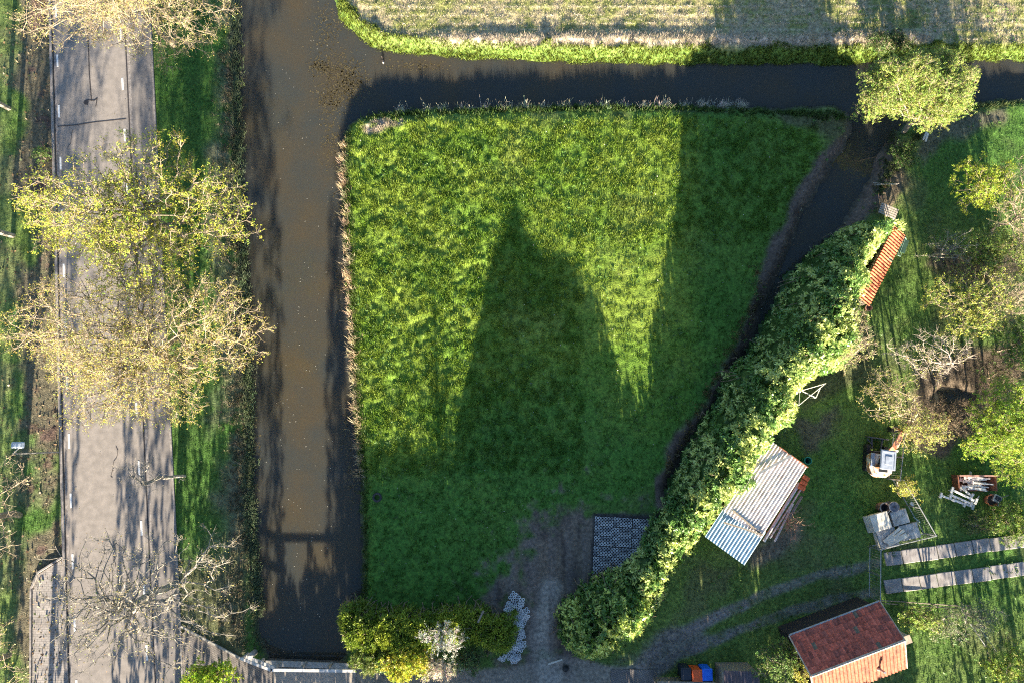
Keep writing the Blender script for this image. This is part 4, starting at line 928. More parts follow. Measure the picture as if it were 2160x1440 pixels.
# tin shelter
def corr(O, Lv, Wv, pitch, amp, m, name, parent, c=(.5, .5, .5), seed=1, rust=.0, nl=14):
    O = np.array(O); Lv = np.array(Lv, float); Wv = np.array(Wv, float); wl_ = np.linalg.norm(Wv); n = int(wl_ / pitch * 8); r_ = np.random.default_rng(seed)
    t = np.linspace(0, 1, n + 1); s = np.linspace(0, 1, nl + 1); T, S = np.meshgrid(t, s)
    p = O + Lv * S[..., None] + Wv * T[..., None]; p[..., 2] += amp * np.sin(T * wl_ / pitch * 2 * np.pi)
    fi = np.arange((n + 1) * (nl + 1)).reshape(nl + 1, n + 1); f = np.stack([fi[:-1, :-1], fi[:-1, 1:], fi[1:, 1:], fi[1:, :-1]], -1).reshape(-1, 4)
    if np.cross(Wv, Lv)[2] < 0: f = f[:, ::-1]
    cc = np.tile(np.array(c), (p.size // 3, 1)) * (0.85 + .3 * vn(p[..., 0], p[..., 1], .3, seed).ravel()[:, None])
    if rust:
        rr_ = (ss(.5, .7, vn(p[..., 0] * 3, p[..., 1], .35, seed + 1)) * rust).ravel()[:, None]; cc = cc * (1 - rr_) + np.array([.33, .17, .07]) * rr_
    p2 = p.reshape(-1, 3); return wpart(name, p2, f, [m], parent, col=cc, smooth=True)
M_TIN = mat_attr('corrugated_tin', rough=.55, amp=.2, scale=3, spec=.5)
TZ = 2.45
tA = frame(1702, 984, TZ); tS = frame(1607, 1131, TZ); tl = (tS - tA); ld = tl.normalized(); wd_ = Vector((ld.y, -ld.x, 0)); wd_ = wd_ if wd_.x < 0 else -wd_
tin = thing('tin_shelter', 'garden shelter with a pale corrugated metal roof against the hedge', 'shelter', (float((tA + tS).x / 2), float((tA + tS).y / 2), 0))
WID = 2.75; tilt_ = Vector((0, 0, .25))
corr(tA, tl * 1.02, wd_ * WID + tilt_, .2, .03, M_TIN, 'roof', tin, c=(.66, .60, .57), rust=.35, seed=2)
lo = tS + ld * .02 - Vector((0, 0, .09)) - wd_ * .08
corr(lo - ld * .35, ld * 2.25, wd_ * (WID + .05) + tilt_, .2, .03, M_TIN, 'lower_roof_sheet', tin, c=(.30, .42, .50), rust=.06, seed=3)
nO = frame(1668, 958, TZ + .30)
bt = MB()
def beam(m, a, b, wd, th): 
    a = Vector(a); b = Vector(b); d = b - a; c = (a + b) / 2; m.box(c, (d.length, wd, th), rz=math.atan2(d.y, d.x), ry=-math.asin(max(-1, min(1, d.z / d.length))))
beam(bt, frame(1669, 960, TZ + .22), frame(1600, 998, TZ + .34), .13, .06); bt.build('ridge_flashing', M_STEEL, tin, world=True)
bt = MB(); beam(bt, frame(1546, 1076, TZ + .24), frame(1609, 1129, TZ + .07), .1, .05); bt.build('batten', M_WOOD, tin, world=True)
bt = MB(); beam(bt, frame(1527, 1101, TZ + .22), frame(1607, 1127, TZ + .13), .1, .05); bt.build('batten', M_WOOD, tin, world=True)
bt = MB(); beam(bt, frame(1644, 942, TZ + .2), frame(1704, 985, TZ + .03), .05, .12); bt.build('edge_board', M_REDWOOD, tin, world=True)
for u_, v_ in ((.05, .1), (.5, .1), (1.0, .1), (.05, WID - .1), (.5, WID - .1), (1.0, WID - .1), (1.33, .1), (1.33, WID - .15)):
    p = tA + tl * u_ * .98 + wd_ * v_; wl = MB(); wl.box((p.x, p.y, 1.15), (.1, .1, 2.3), rz=math.atan2(ld.y, ld.x)); wl.build('post', M_WOOD, tin, world=True)
wl = MB(); c = tA + tl * .48 + wd_ * (WID / 2); wl.box((c.x, c.y, 1.1), (tl.length * .9, WID - .5, 2.2), rz=math.atan2(ld.y, ld.x)); wl.build('wall', M_REDWOOD, tin, world=True)
# long white gutters and beams laid on trestles beside it
M_WBEAM = mat('chalky_white_paint', (.66, .66, .66), .7, c2=(.45, .42, .38), scale=8)
side = [((1686, 1018), (1611, 1141), .16, 'widest long white gutter lying beside the tin shelter', 'gutter'), ((1690, 1030), (1624, 1134), .07, 'thin white batten beside the tin shelter, next to the wide gutter', 'batten'),
        ((1691, 1046), (1664, 1092), .14, 'short grey plank east of the white gutter', 'plank'), ((1672, 1062), (1634, 1141), .10, 'outermost cracked white beam near the dead shrub', 'beam')]
for (a, b, wdd, lab, ct_) in side:
    a = frame(*a, 1.35); b = frame(*b, 1.3); o = thing('loose_' + ct_, lab, ct_, (float((a + b).x / 2), float((a + b).y / 2), 1.2))
    m_ = MB(); beam(m_, a, b, wdd, .09); m_.build('board', M_WOOD if 'grey' in lab else M_WBEAM, o, world=True)
    m_ = MB(); beam(m_, a + Vector((.02, 0, .06)), b + Vector((.02, 0, .06)), wdd * .25, .03); m_.build('lip', M_WOOD if 'grey' in lab else M_WBEAM, o, world=True)
for (px_, py_, lb_) in ((1684, 1030, 'dark red trestle under the upper end of the white beams'), (1655, 1080, 'dark red trestle under the middle of the white beams'), (1628, 1128, 'dark red trestle under the lower end of the white beams')):
    p = frame(px_, py_, 1.2); rk = thing('trestle', lb_, 'trestle', (p.x, p.y, 0)); r_a = math.atan2(wd_.y, wd_.x)
    m_ = MB(); m_.box((p.x, p.y, 1.17), (.75, .08, .1), rz=r_a); m_.build('beam', M_REDWOOD, rk, world=True)
    for s_ in (-.3, .3): q = p + wd_ * s_; m_ = MB(); m_.tube((q.x, q.y, 0), (q.x, q.y, 1.15), .04, n=6); m_.build('leg', M_REDWOOD, rk, world=True)
def ridge_tile():
    m = MB(); n = 9; vs = []
    for yy in (-.21, .21):
        for i in range(n):
            t = math.pi * i / (n - 1); vs.append((.15 * math.cos(t), yy, .13 * math.sin(t)))
        for i in range(n):
            t = math.pi * i / (n - 1); vs.append((.13 * math.cos(t), yy, .11 * math.sin(t)))
    fs = [(i, i + 1, 2 * n + i + 1, 2 * n + i) for i in range(n - 1)] + [(n + i + 1, n + i, 3 * n + i, 3 * n + i + 1) for i in range(n - 1)] + [(i + 1, i, n + i, n + i + 1) for i in range(n - 1)] + [(2 * n + i, 2 * n + i + 1, 3 * n + i + 1, 3 * n + i) for i in range(n - 1)]
    return m.add(vs, fs)
M_ORT = mat('orange_clay', (.55, .13, .04), .7, c2=(.38, .09, .03), scale=8)
for i, (px_, py_, lb) in enumerate(((1699, 1007, 'uppermost orange ridge tile at the end of the white gutter'), (1694, 1017, 'middle orange ridge tile at the end of the white gutter'), (1690, 1027, 'lowest orange ridge tile at the end of the white gutter'))):
    p = P(px_, py_, 1.4); tag(ridge_tile().build('ridge_tile', M_ORT, None, (p[0], p[1], 1.40), rz=math.atan2(ld.y, ld.x) + .1 * i), lb, 'roof tile', 'orange ridge tiles beside the shelter')
bk = thing('bucket', 'green round tub at the corner of the tin shelter', 'tub', P(1694, 970, 0)); m_ = MB(); m_.lathe((bk.location.x, bk.location.y, 0), [(0, .02), (.16, .02), (.21, .7), (.235, .72), (.235, .74), (.19, .74), (.15, .1), (0, .1)], 18)
m_.build('tub_body', mat('green_plastic', (.02, .22, .16), .4, c2=(.015, .14, .1)), bk, world=True)

# dark corrugated lean-to at the bottom edge
ds = thing('dark_shed', 'low dark corrugated shed roof at the bottom edge beside the bins', 'shed', P(1560, 1450, 0))
o0 = frame(1526, 1413, 1.9); o1 = frame(1602, 1416, 1.9); corr(o0, Vector((0, -3.0, -.1)), (o1 - o0), .19, .03, M_TIN, 'roof', ds, c=(.055, .045, .06), seed=6, rust=.1)
m_ = MB(); c = (o0 + o1) / 2; m_.box((c.x, c.y - 1.5, .9), ((o1 - o0).length - .1, 2.8, 1.8)); m_.build('wall', M_WOOD, ds, world=True)
m_ = MB(); m_.box((o0.x - .06, c.y - 1.5, 1.9), (.06, 3, .14)); m_.build('edge_board', M_WOOD, ds, world=True)
# bins
def bin_(px_, py_, m, lab):
    p = P(px_, py_, 1.0); t = thing('wheelie_bin', lab, 'bin', (p[0], p[1], 0.05), group='wheelie bins by the lane')
    b = MB(); b.box((0, 0, .48), (.56, .62, .9), taper=1.0, bev=.04); b.build('bin_body', m, t)
    l = MB(); l.box((0, 0, .97), (.60, .68, .07), bev=.03); l.box((0, .1, 1.012), (.4, .34, .025), bev=.008); l.build('lid', m, t)
    h = MB(); h.tube((-.22, -.37, .98), (.22, -.37, .98), .018); h.build('handle', M_DARK, t)
    for s_ in (-.26, .26): w_ = MB(); w_.tube((s_ - .03, -.28, .1), (s_ + .03, -.28, .1), .1, n=12); w_.build('wheel', M_DARK, t)
bin_(1447, 1420, mat('navy_bin', (.015, .022, .035), .5), 'dark navy wheelie bin, leftmost of the three bins')
bin_(1470.5, 1424, mat('orange_bin', (.65, .10, .02), .45, var=.15), 'orange red lidded wheelie bin in the middle of the three')
bin_(1492, 1422, mat('blue_bin', (.01, .14, .72), .45, var=.15), 'bright blue wheelie bin, rightmost of the three')
bf = thing('low_fence', 'brown board fence behind the bins at the bottom edge', 'fence', P(1460, 1440, 0)); m_ = MB(); a, b = frame(1386, 1437, 1.0), frame(1508, 1439, 1.0); beam(m_, a, b, .1, .08); m_.build('rail', M_WOOD, bf, world=True)
m_ = MB(); c = (a + b) / 2; m_.box((c.x, c.y - .03, .5), ((b - a).length, .03, .9)); m_.build('board_panel', M_WOOD, bf, world=True)
for i in range(4): q = a + (b - a) * (i / 3); m_ = MB(); m_.box((q.x, q.y - .1, .5), (.09, .09, 1.05)); m_.build('post', M_WOOD, bf, world=True)

# ------------------------------------------------------------------ mini excavator
ex = thing('mini_excavator', 'rusty white and orange mini excavator with a grey canopy roof', 'excavator', (*P(1851, 967, 0.5)[:2], 0), rz=-.14)
M_EXW = mat('dusty_white_orange', (.62, .58, .52), .6, c2=(.50, .24, .10), scale=3.2, lo=.42, hi=.56); M_EXO = mat('faded_orange', (.55, .19, .07), .6, c2=(.35, .10, .05), scale=5)
M_CAN = mat('blue_grey_canopy', (.34, .38, .45), .5, c2=(.24, .27, .33), scale=4); M_BLU = mat('blue_paint', (.10, .17, .32), .5, c2=(.4, .42, .45), scale=5)
for s_ in (-1, 1):
    t_ = MB(); pts_ = [(math.cos(a_) * .22 + (.62 if math.cos(a_) > 0 else -.62), math.sin(a_) * .22 + .24) for a_ in [i * math.pi / 8 + math.pi / 16 for i in range(16)]]
    n_p = len(pts_); x0_, x1_ = s_ * .55 - .12, s_ * .55 + .12
    t_.add([(x0_, y_, z_) for y_, z_ in pts_] + [(x1_, y_, z_) for y_, z_ in pts_], [tuple(range(n_p)), tuple(range(2 * n_p - 1, n_p - 1, -1))] + [((i + 1) % n_p, i, n_p + i, n_p + (i + 1) % n_p) for i in range(n_p)])
    for i in range(11): t_.box((s_ * .55, -.6 + i * .12, .475), (.25, .035, .04))
    t_.build('track', M_DARK, ex)
u_ = MB(); u_.box((0, 0, .38), (.8, .9, .24)); u_.tube((0, 0, .48), (0, 0, .62), .3, n=18); u_.build('undercarriage', M_DARK, ex)
b_m = MB(); b_m.box((.02, 1.28, .24), (1.3, .07, .4), rx=.1); b_m.box((-.3, .92, .28), (.08, .7, .09), rz=.12); b_m.box((.3, .92, .28), (.08, .7, .09), rz=-.12); b_m.box((-.45, .98, .3), (.06, .5, .06), rz=.75); b_m.build('dozer_blade', mat('dark_grey_steel', (.13, .13, .15), .6, .3, c2=(.07, .07, .08)), ex)
bd = MB(); outline = [(-.72, .15), (-.70, -.55), (-.55, -.95), (-.2, -1.12), (.3, -1.08), (.60, -.85), (.70, -.5), (.70, .2), (.4, .3), (-.5, .3)]
bd.prism(outline, .58, .98); bd.prism([(x_ * .93, y_ * .93 - .02) for x_, y_ in outline], .98, 1.04); bd.build('machine_body', M_EXW, ex)
cw = MB(); cw.prism([(-.60, -.48), (-.48, -.88), (-.16, -1.02), (.28, -.98), (.5, -.8), (.55, -.48)], 1.04, 1.26); cw.prism([(-.52, -.52), (-.42, -.84), (-.14, -.95), (.25, -.92), (.44, -.76), (.47, -.52)], 1.26, 1.30, 0); cw.build('engine_hood', M_EXW, ex)
fd = MB(); fd.box((.55, -.1, 1.08), (.28, .75, .1), bev=.03); fd.build('side_panel', M_EXO, ex)
fd = MB(); fd.box((-.58, -.1, 1.07), (.24, .8, .08), bev=.02); fd.build('side_panel', M_BLU, ex)
st_ = MB(); st_.box((0, -.2, 1.15), (.45, .45, .16), bev=.04); st_.box((0, -.42, 1.42), (.45, .1, .5), bev=.03); st_.build('seat', M_DARK, ex)
for s_ in (-.18, .18): l_ = MB(); l_.tube((s_ * 1.3, .12, 1.0), (s_ * 1.3, .16, 1.35), .02); l_.build('lever', M_DARK, ex)
for x_, y_ in ((-.55, .42), (.22, .42), (-.55, -.5), (.22, -.5)): l_ = MB(); l_.box((x_, y_, 1.5), (.05, .05, .92)); l_.build('canopy_post', M_DARK, ex)
cn_ = MB(); cn_.box((-.16, -.04, 1.99), (.92, 1.16, .06), bev=.02)
for a_ in ((-.54, 0, .05, 1.0), (.22, 0, .05, 1.0)): cn_.box((a_[0], -.04, 2.03), (.06, 1.06, .035))
cn_.box((-.16, .44, 2.03), (.70, .06, .035)); cn_.box((-.14, -.08, 2.035), (.42, .5, .03), bev=.01); cn_.build('canopy_roof', M_CAN, ex)
sw = MB(); sw.box((.33, .42, .8), (.28, .3, .42), bev=.03); sw.build('boom_swing', M_EXO, ex)
bm = MB(); bm.tube((.33, .45, .95), (.36, .8, 1.75), .15, .19, 4); bm.tube((.36, .78, 1.7), (.50, 1.7, 2.15), .19, .14, 4); bm.build('boom', mat('faded_pink_orange', (.58, .30, .20), .6, c2=(.48, .18, .09), scale=5), ex)
hy = MB(); hy.tube((.33, .6, .9), (.40, .95, 1.65), .045, n=8); hy.build('hydraulic_ram', M_STEEL, ex)
ar = MB(); ar.tube((.50, 1.68, 2.15), (.72, 1.98, 1.0), .09, .07, 4); ar.build('dipper_arm', M_EXO, ex)
bu = MB(); bu.prism([(.5, 1.75), (.95, 1.75), (.95, 2.1), (.5, 2.1)], .45, .95); bu.build('bucket', M_DARK, ex)
for q_ in (-.04, .04):
    hs_ = MB(); hs_.path([(.33 + q_, .5, 1.0), (.30 + q_, .7, 1.5), (.36 + q_, .95, 1.98), (.44 + q_, 1.4, 2.2)], .018, 5); hs_.build('hose', M_DARK, ex)
gr2 = MB(); gr2.prism([(-.3, -.78), (.22, -.76), (.22, -.62), (-.3, -.62)], 1.30, 1.312); gr2.build('grille', M_DARK, ex)
hl = MB(); hl.tube((.5, .52, 1.62), (.5, .62, 1.62), .09, .11, 12); hl.build('work_lamp', M_WHITE, ex)

# ------------------------------------------------------------------ fences and gate
def fence(name, label, pts, h, m, npost=3, bars=.13, catg='fence', top_r=.028, rails=2, barr=.006):
    W = [frame(px_, py_, h) for px_, py_ in pts]
    t = thing(name, label, catg, (W[0].x, W[0].y, 0)); rl = [h, .25] + [h * .6] * (rails > 2)
    for (a, b) in zip(W[:-1], W[1:]):
        for z_ in rl: r = MB(); r.tube((a.x, a.y, z_), (b.x, b.y, z_), top_r, n=6); r.build('rail', m, t, world=True)
        L = (b - a).length; n = max(2, int(L / bars)); mm_ = MB()
        for i in range(1, n): q = a + (b - a) * (i / n); mm_.tube((q.x, q.y, .25), (q.x, q.y, h), barr, n=3, caps=False)
        mm_.build('mesh_panel', m, t, world=True)
        for i in range(npost): q = a + (b - a) * (i / max(1, npost - 1)) * .999; r = MB(); r.tube((q.x, q.y, 0), (q.x, q.y, h + .04), top_r * 1.25, n=8); r.build('post', m, t, world=True)
    return t
fence('wire_fence', 'straight galvanised mesh fence running down beside the excavator', [(1909, 915), (1899, 1012)], 1.5, M_STEEL, 3)
fence('wire_fence', 'slanting galvanised mesh fence from the sapling to the rusty corner', [(1907, 1012), (1975, 1129)], 1.5, M_STEEL, 3)
fence('wire_fence', 'mesh fence behind the slab stacks, from the rusty corner to the gate', [(1974, 1130), (1860, 1157)], 1.4, M_STEEL, 2)
fence('yard_gate', 'narrow grey metal gate across the wheel tracks beside the tiled shed', [(1858, 1160), (1857, 1268)], 1.5, M_STEEL, 3, bars=.15, catg='gate', rails=2, top_r=.03, barr=.014)
fence('garden_fence', 'thin rail fence running east from the tiled shed', [(1868, 1272), (2040, 1284)], 1.1, M_WOOD, 4, bars=99)
fence('garden_fence', 'short wire fence slanting through the shrubs in the lower right', [(2066, 1322), (2101, 1372)], 1.1, M_STEEL, 2, bars=.12)

# ------------------------------------------------------------------ concrete strips of the drive
M_SLABP = mat('pinkish_concrete', (.34, .315, .30), .9, c2=(.22, .20, .195), scale=2.2, bump=.3)
def slabmesh(L, Wd, seed):
    r_ = random.Random(seed); m = MB(); m.box((0, 0, 0), (L, Wd, .1), bev=.025); return m
sl0 = None
for row, (a, b, n) in enumerate((((1866, 1179), (2200, 1133), 9), ((1866, 1238), (2200, 1193), 9))):
    A0, B0 = frame(*a, .05), frame(*b, .05); st2 = (B0 - A0) / n; ang = math.atan2(st2.y, st2.x)
    for i in range(n):
        c = A0 + st2 * (i + .5)
        if sl0 is None: sl0 = slabmesh(st2.length - .045, .80, 1).build('concrete_slab', M_SLABP); o = sl0
        else: o = sl0.copy(); COL.objects.link(o)
        o.location = (c.x, c.y + random.uniform(-.02, .02), .03 + random.uniform(-.008, .008)); o.rotation_euler = (random.uniform(-.008, .008), 0, ang + random.uniform(-.015, .015))
        tag(o, 'grey concrete slab in the upper strip running east from the gate' if row == 0 else 'grey concrete slab in the lower strip running east from the gate', 'slab', 'upper concrete wheel strip' if row == 0 else 'lower concrete wheel strip')

# stacks inside the fence corner
M_SL1 = mat('pale_beige_board', (.66, .62, .53), .85, c2=(.48, .44, .37), scale=3); M_SL2 = mat('grey_board', (.46, .46, .45), .85, c2=(.22, .22, .21), scale=4)
def solid(name, label, catg, px_, py_, z, d, rz, m, group=None, bev=.012, rx=0, part=None):
    p = P(px_, py_, z); mb_ = MB(); mb_.box((0, 0, 0), d, bev=bev); o = mb_.build(name, m); o.location = p; o.rotation_euler = (rx, 0, rz); return tag(o, label, catg, group)
for i in range(5):
    tops = ('pale beige slab on top of the western stack', 'second slab from the top of the western stack', 'middle slab of the western stack', 'second slab from the bottom of the western stack', 'bottom slab of the western stack')
    z_ = .72 - i * .15; solid('stone_slab', tops[i], 'slab', 1857 - i * 3.2, 1099 - i * -.5, z_, (1.12, 1.0, .13), .26, M_SL1, 'western slab stack')
for i in range(2): solid('stone_slab', ('grey slab with a pale spot, top of the northern stack', 'grey slab under the one with the pale spot')[i], 'slab', 1897 - i * 2, 1090, .5 - i * .2, (1.0, .85, .18), .26, M_SL2, 'northern slab stack')
for i in range(2): solid('stone_slab', ('broad cracked grey slab on the eastern stack', 'grey slab beneath the broad cracked one')[i], 'slab', 1918 - i * 2, 1120, .42 - i * .18, (1.15, .9, .16), .22, M_SL2, 'eastern slab stack')
for i in range(3): solid('stone_slab', ('dark grey tilted slab on the lower stack', 'slab in the middle of the lower stack', 'bottom slab of the lower stack')[i], 'slab', 1872 - i * 3, 1134 + i, .38 - i * .15, (1.15, 1.15, .13), .24, M_SL2 if i == 0 else M_SL1, 'lower slab stack')
for i, (x_, y_, L_, an) in enumerate(((1882, 1127, 1.35, .66), (1888, 1131, 1.35, .58), (1893, 1137, 1.3, .42))):
    solid('long_plank', ('upper of three pale planks on the lower stack', 'middle of three pale planks on the lower stack', 'lower and widest of three pale planks on the stack')[i], 'plank', x_, y_, .56 + i * .01, (L_, .17 + .12 * (i == 2), .06), an, M_SL1, 'planks on the slab stack')
for (x_, y_, mt, lb, dark) in ((1866, 1070, mat('rusty_pot', (.22, .15, .12), .8, c2=(.12, .07, .05), scale=8), 'open brown drum with dark inside, left of the lidded drum', True), (1885, 1068, mat('blue_grey_drum', (.10, .12, .17), .5, c2=(.06, .07, .1)), 'dark blue grey drum with a flat lid', False)):
    p = P(x_, y_, .6); d_ = thing('drum', lb, 'drum', (p[0], p[1], 0)); m_ = MB(); r_o = .28
    if dark: m_.lathe((p[0], p[1], 0), [(0, 0.01), (.25, .01), (.30, .3), (.27, .6), (.30, .62), (.30, .66), (.24, .66), (.24, .2), (0, .2)], 24)
    else: m_.lathe((p[0], p[1], 0), [(0, 0.01), (.29, .01), (.29, .62), (.31, .63), (.31, .68), (.27, .69), (0, .67)], 24)
    m_.build('drum_body', mt, d_, world=True)
    m_ = MB(); m_.lathe((p[0], p[1], .64), [(.31, 0), (.325, .02), (.31, .045), (.295, .05), (.29, .03)], 24); m_.build('rim', M_STEEL, d_, world=True)
    m_ = MB(); m_.lathe((p[0], p[1], .25 if dark else .692), [(0, 0), (.235 if dark else .05, 0), (.235 if dark else .05, .02), (0, .02)], 18); m_.build('water' if dark else 'bung', M_DARK, d_, world=True)
solid('white_tile', 'small white tile lying inside the fence corner', 'tile', 1924, 1062, .05, (.26, .2, .05), -.6, M_WHITE)
solid('green_offcut', 'pale green strip leaning near the fence corner', 'strip', 1934, 1095, .3, (.5, .07, .05), -.7, mat('pale_green_strip', (.3, .4, .36), .6))

# open wooden crate full of white bars with white trestles in front
cr = thing('timber_crate', 'open red brown wooden crate filled with white bars', 'crate', (*P(2052, 1018, .3)[:2], 0), rz=.0)
cx_, cy_ = 0, 0; cw_, cd_, chh = 2.15, .95, .85
for nm, c, d, rx_, ry_ in (('back_panel', (0, .46, .45), (2.25, .06, .95), 0, 0), ('side_panel', (-1.1, .02, .38), (.07, .95, .72), 0, -.12), ('side_panel', (1.08, .02, .38), (.07, .95, .72), 0, .22), ('floor_panel', (0, 0, .05), (2.1, .9, .06), 0, 0), ('front_rail', (.05, -.46, .14), (2.0, .06, .16), 0, 0)):
    m_ = MB(); m_.box(c, d, rx=rx_, ry=ry_); m_.build(nm, M_REDWOOD, cr)
m_ = MB(); m_.box((0, .47, .95), (2.4, .1, .05)); m_.build('top_board', mat('pink_board', (.42, .24, .19), .8, c2=(.3, .15, .12)), cr)
r_ = random.Random(5); cp = P(2052, 1018, .3)
wb0 = MB(); wb0.box((0, 0, 0), (1.25, .07, .05)); wb0.box((-.58, 0, 0), (.08, .2, .06)); wb0 = wb0.build('white_bar', M_WHITE); first = True
for i in range(26):
    o = wb0 if first else wb0.copy(); 
    if not first: COL.objects.link(o)
    first = False
    o.location = (cp[0] + r_.uniform(-.35, .35), cp[1] + r_.uniform(-.42, .36), .15 + i * .022); o.rotation_euler = (0, r_.uniform(-.10, .10), r_.uniform(-.16, .12) + (1.5 if i % 9 == 8 else 0))
    if i % 9 == 8: o.scale = (.6, 1, 1)
    tag(o, 'white painted bar jumbled in the wooden crate', 'bar', 'white bars in the crate')
tr0 = None
for (x_, y_, an, L_, z_, lb) in ((2009, 1053, -.36, 1.5, .35, 'lowest and leftmost white trestle lying below the crate'), (2033, 1044, -.46, 1.55, .75, 'longest white trestle lying on top of the heap'), (2027, 1052, -.42, 1.3, .5, 'white trestle in the middle of the heap'), (2032, 1060, -.40, 1.2, .25, 'white trestle at the bottom front of the heap'), (2038, 1036, -.7, .8, .5, 'short white trestle beneath the crate edge')):
    p = P(x_, y_, z_); t_ = thing('white_trestle', lb, 'trestle', p, rz=an, group='white trestles beside the crate')
    m_ = MB(); m_.box((0, 0, 0), (L_, .11, .08)); m_.build('beam', M_WHITE, t_)
    for s_ in (-1, 1): m_ = MB(); m_.box((s_ * L_ / 2, 0, .02), (.12, .34, .10)); m_.build('crosspiece', M_WHITE, t_); m_ = MB(); m_.tube((s_ * (L_ / 2 - .1), 0, 0), (s_ * (L_ / 2 - .12), -.02, -min(.5, z_ - .02)), .03, n=6); m_.build('leg', M_WHITE, t_)
solid('long_plank', 'thin white stick on the grass right of the trestles', 'stick', 2061, 1052, .08, (.5, .06, .05), .95, M_WHITE)
# terracotta pot and grey machine block
p = P(2090, 1054, .35); tp = thing('terracotta_pot', 'tipped round terracotta pot beside the grey metal block', 'pot', (p[0], p[1], 0)); m_ = MB(); m_.lathe((p[0], p[1], 0), [(0, 0.01), (.22, .01), (.34, .45), (.37, .47), (.37, .52), (.32, .52), (.22, .1), (0, .1)], 22); m_.build('pot_body', mat('terracotta', (.45, .16, .07), .8, c2=(.32, .11, .05)), tp, world=True)
m_ = MB(); m_.lathe((p[0], p[1], .38), [(0, 0), (.28, 0), (.28, .02), (0, .05)], 16); m_.build('soil', mat('potting_soil', (.05, .035, .025), .9), tp, world=True)
p = P(2103, 1051, .5); mb_ = thing('metal_block', 'grey boxy metal part standing right of the terracotta pot', 'machine part', (p[0], p[1], 0), rz=-.5); m_ = MB(); m_.box((0, 0, .3), (.5, .45, .6), bev=.05); m_.build('housing', M_STEEL, mb_)
m_ = MB(); m_.box((-.02, .02, .63), (.3, .25, .08), bev=.02); m_.build('cover', M_DARK, mb_); m_ = MB(); m_.tube((.1, .1, .6), (.45, .5, .62), .025, n=6); m_.build('handle', M_WOOD, mb_); m_ = MB(); m_.box((.25, -.22, .5), (.2, .3, .12), rz=.4, bev=.03); m_.build('bracket', M_STEEL, mb_)
# clay pot at the end of the tiled lean-to
p = P(1832, 650, .3); tp = thing('clay_pot', 'small round clay pot at the foot of the tiled lean-to', 'pot', (p[0], p[1], 0)); m_ = MB(); m_.lathe((p[0], p[1], 0), [(0, 0.01), (.12, .01), (.2, .3), (.22, .32), (.22, .36), (.18, .36), (.12, .06), (0, .06)], 18); m_.build('pot_body', mat('pink_clay', (.5, .27, .2), .8), tp, world=True)
# white steel stand under the hedge edge
ws = thing('clothes_frame', 'white folding clothes frame half under the laurel hedge', 'frame', (*P(1716, 832, .8)[:2], 0)); fp = lambda a, b, z: frame(a - 8, b - 4, z)
m_ = MB(); m_.path([fp(1693, 858, .9), fp(1695, 828, .9), fp(1750, 812, .9)], .02); m_.path([fp(1693, 858, .9), fp(1712, 842, .9), fp(1746, 815, .9)], .02); m_.path([fp(1700, 828, .85), fp(1729, 842, .85)], .03); m_.path([fp(1729, 842, .85), fp(1738, 822, .85)], .03); m_.build('top_frame', M_WHITE, ws, world=True)
for a, b in ((1693, 858), (1729, 842), (1750, 812), (1697, 830)): q = fp(a, b, .88); m_ = MB(); m_.tube((q.x, q.y, 0), q, .025, n=6); m_.build('leg', M_WHITE, ws, world=True)
# pallet by the ditch
pl = thing('wooden_pallet', 'weathered slatted pallet above the upper end of the laurel hedge', 'pallet', P(1873, 446, .35), rz=-.42)
for i in range(5): m_ = MB(); m_.box((0, -.30 + i * .15, .06), (1.15, .1, .03)); m_.build('slat', mat('pale_pallet_wood', (.46, .40, .35), .85, c2=(.3, .25, .2), scale=10) if i == 0 else bpy.data.materials['pale_pallet_wood'], pl)
for s_ in (-.5, 0, .5): m_ = MB(); m_.box((s_, 0, 0), (.09, .75, .09)); m_.build('bearer', M_WOOD, pl)
for i, (x_, y_, an) in enumerate(((1951, 287, 1.1), (1955, 290, 1.25))): solid('white_board', ('left of two short white boards below the willow', 'right of two short white boards below the willow')[i], 'board', x_, y_, .06 + i * .03, (.62, .13, .04), an, M_WHITE)
for i, (a, b) in enumerate((((1842, 386), (1893, 390)), ((1844, 391), (1897, 387)))):
    a = frame(*a, .12); b = frame(*b, .1); o = thing('garden_stake', ('upper of two thin stakes reaching over the ditch bank', 'lower of two thin stakes reaching over the ditch bank')[i], 'stake', tuple(a)); m_ = MB(); m_.tube(a, b, .02, .015, 5); m_.build('stick', mat('pale_stick', (.5, .45, .38), .8) if i == 0 else bpy.data.materials['pale_stick'], o, world=True)
solid('red_brick', 'orange brick on the bank under the thin stakes', 'brick', 1866, 395, .06, (.2, .15, .08), .3, M_ORT)

# ------------------------------------------------------------------ plastic ring mats
def ringmat(nx, ny, pt=.19, ro=.088, ri=.055, h=.04):
    m = MB(); n = 10
    for i in range(nx):
        for j in range(ny):
            cx, cy = (i - (nx - 1) / 2) * pt, (j - (ny - 1) / 2) * pt; vs = []
            for r, z in ((ro, 0), (ro, h), (ri, h), (ri, 0)):
                for k_ in range(n): t = 2 * math.pi * (k_ + .5) / n; vs.append((cx + r * math.cos(t), cy + r * math.sin(t), z))
            fs = []
            for l in range(3):
                for k_ in range(n): q = (k_ + 1) % n; fs.append((l * n + k_, l * n + q, (l + 1) * n + q, (l + 1) * n + k_))
            m.add(vs, fs)
    return m
M_RING = mat('grey_recycled_plastic', (.60, .60, .60), .6, c2=(.20, .20, .21), scale=1.6, lo=.38, hi=.55)
M_RINGW = mat('whitish_plastic', (.66, .68, .70), .6, c2=(.46, .47, .49), scale=5)
o00 = frame(1254, 1087, .04); eX = (frame(1385, 1095, .04) - o00); eX = Vector((eX.x, eX.y, 0)).normalized(); eYd = (frame(1247, 1227, .04) - o00); eYd = Vector((eYd.x, eYd.y, 0)).normalized(); angm = math.atan2(eX.y, eX.x)
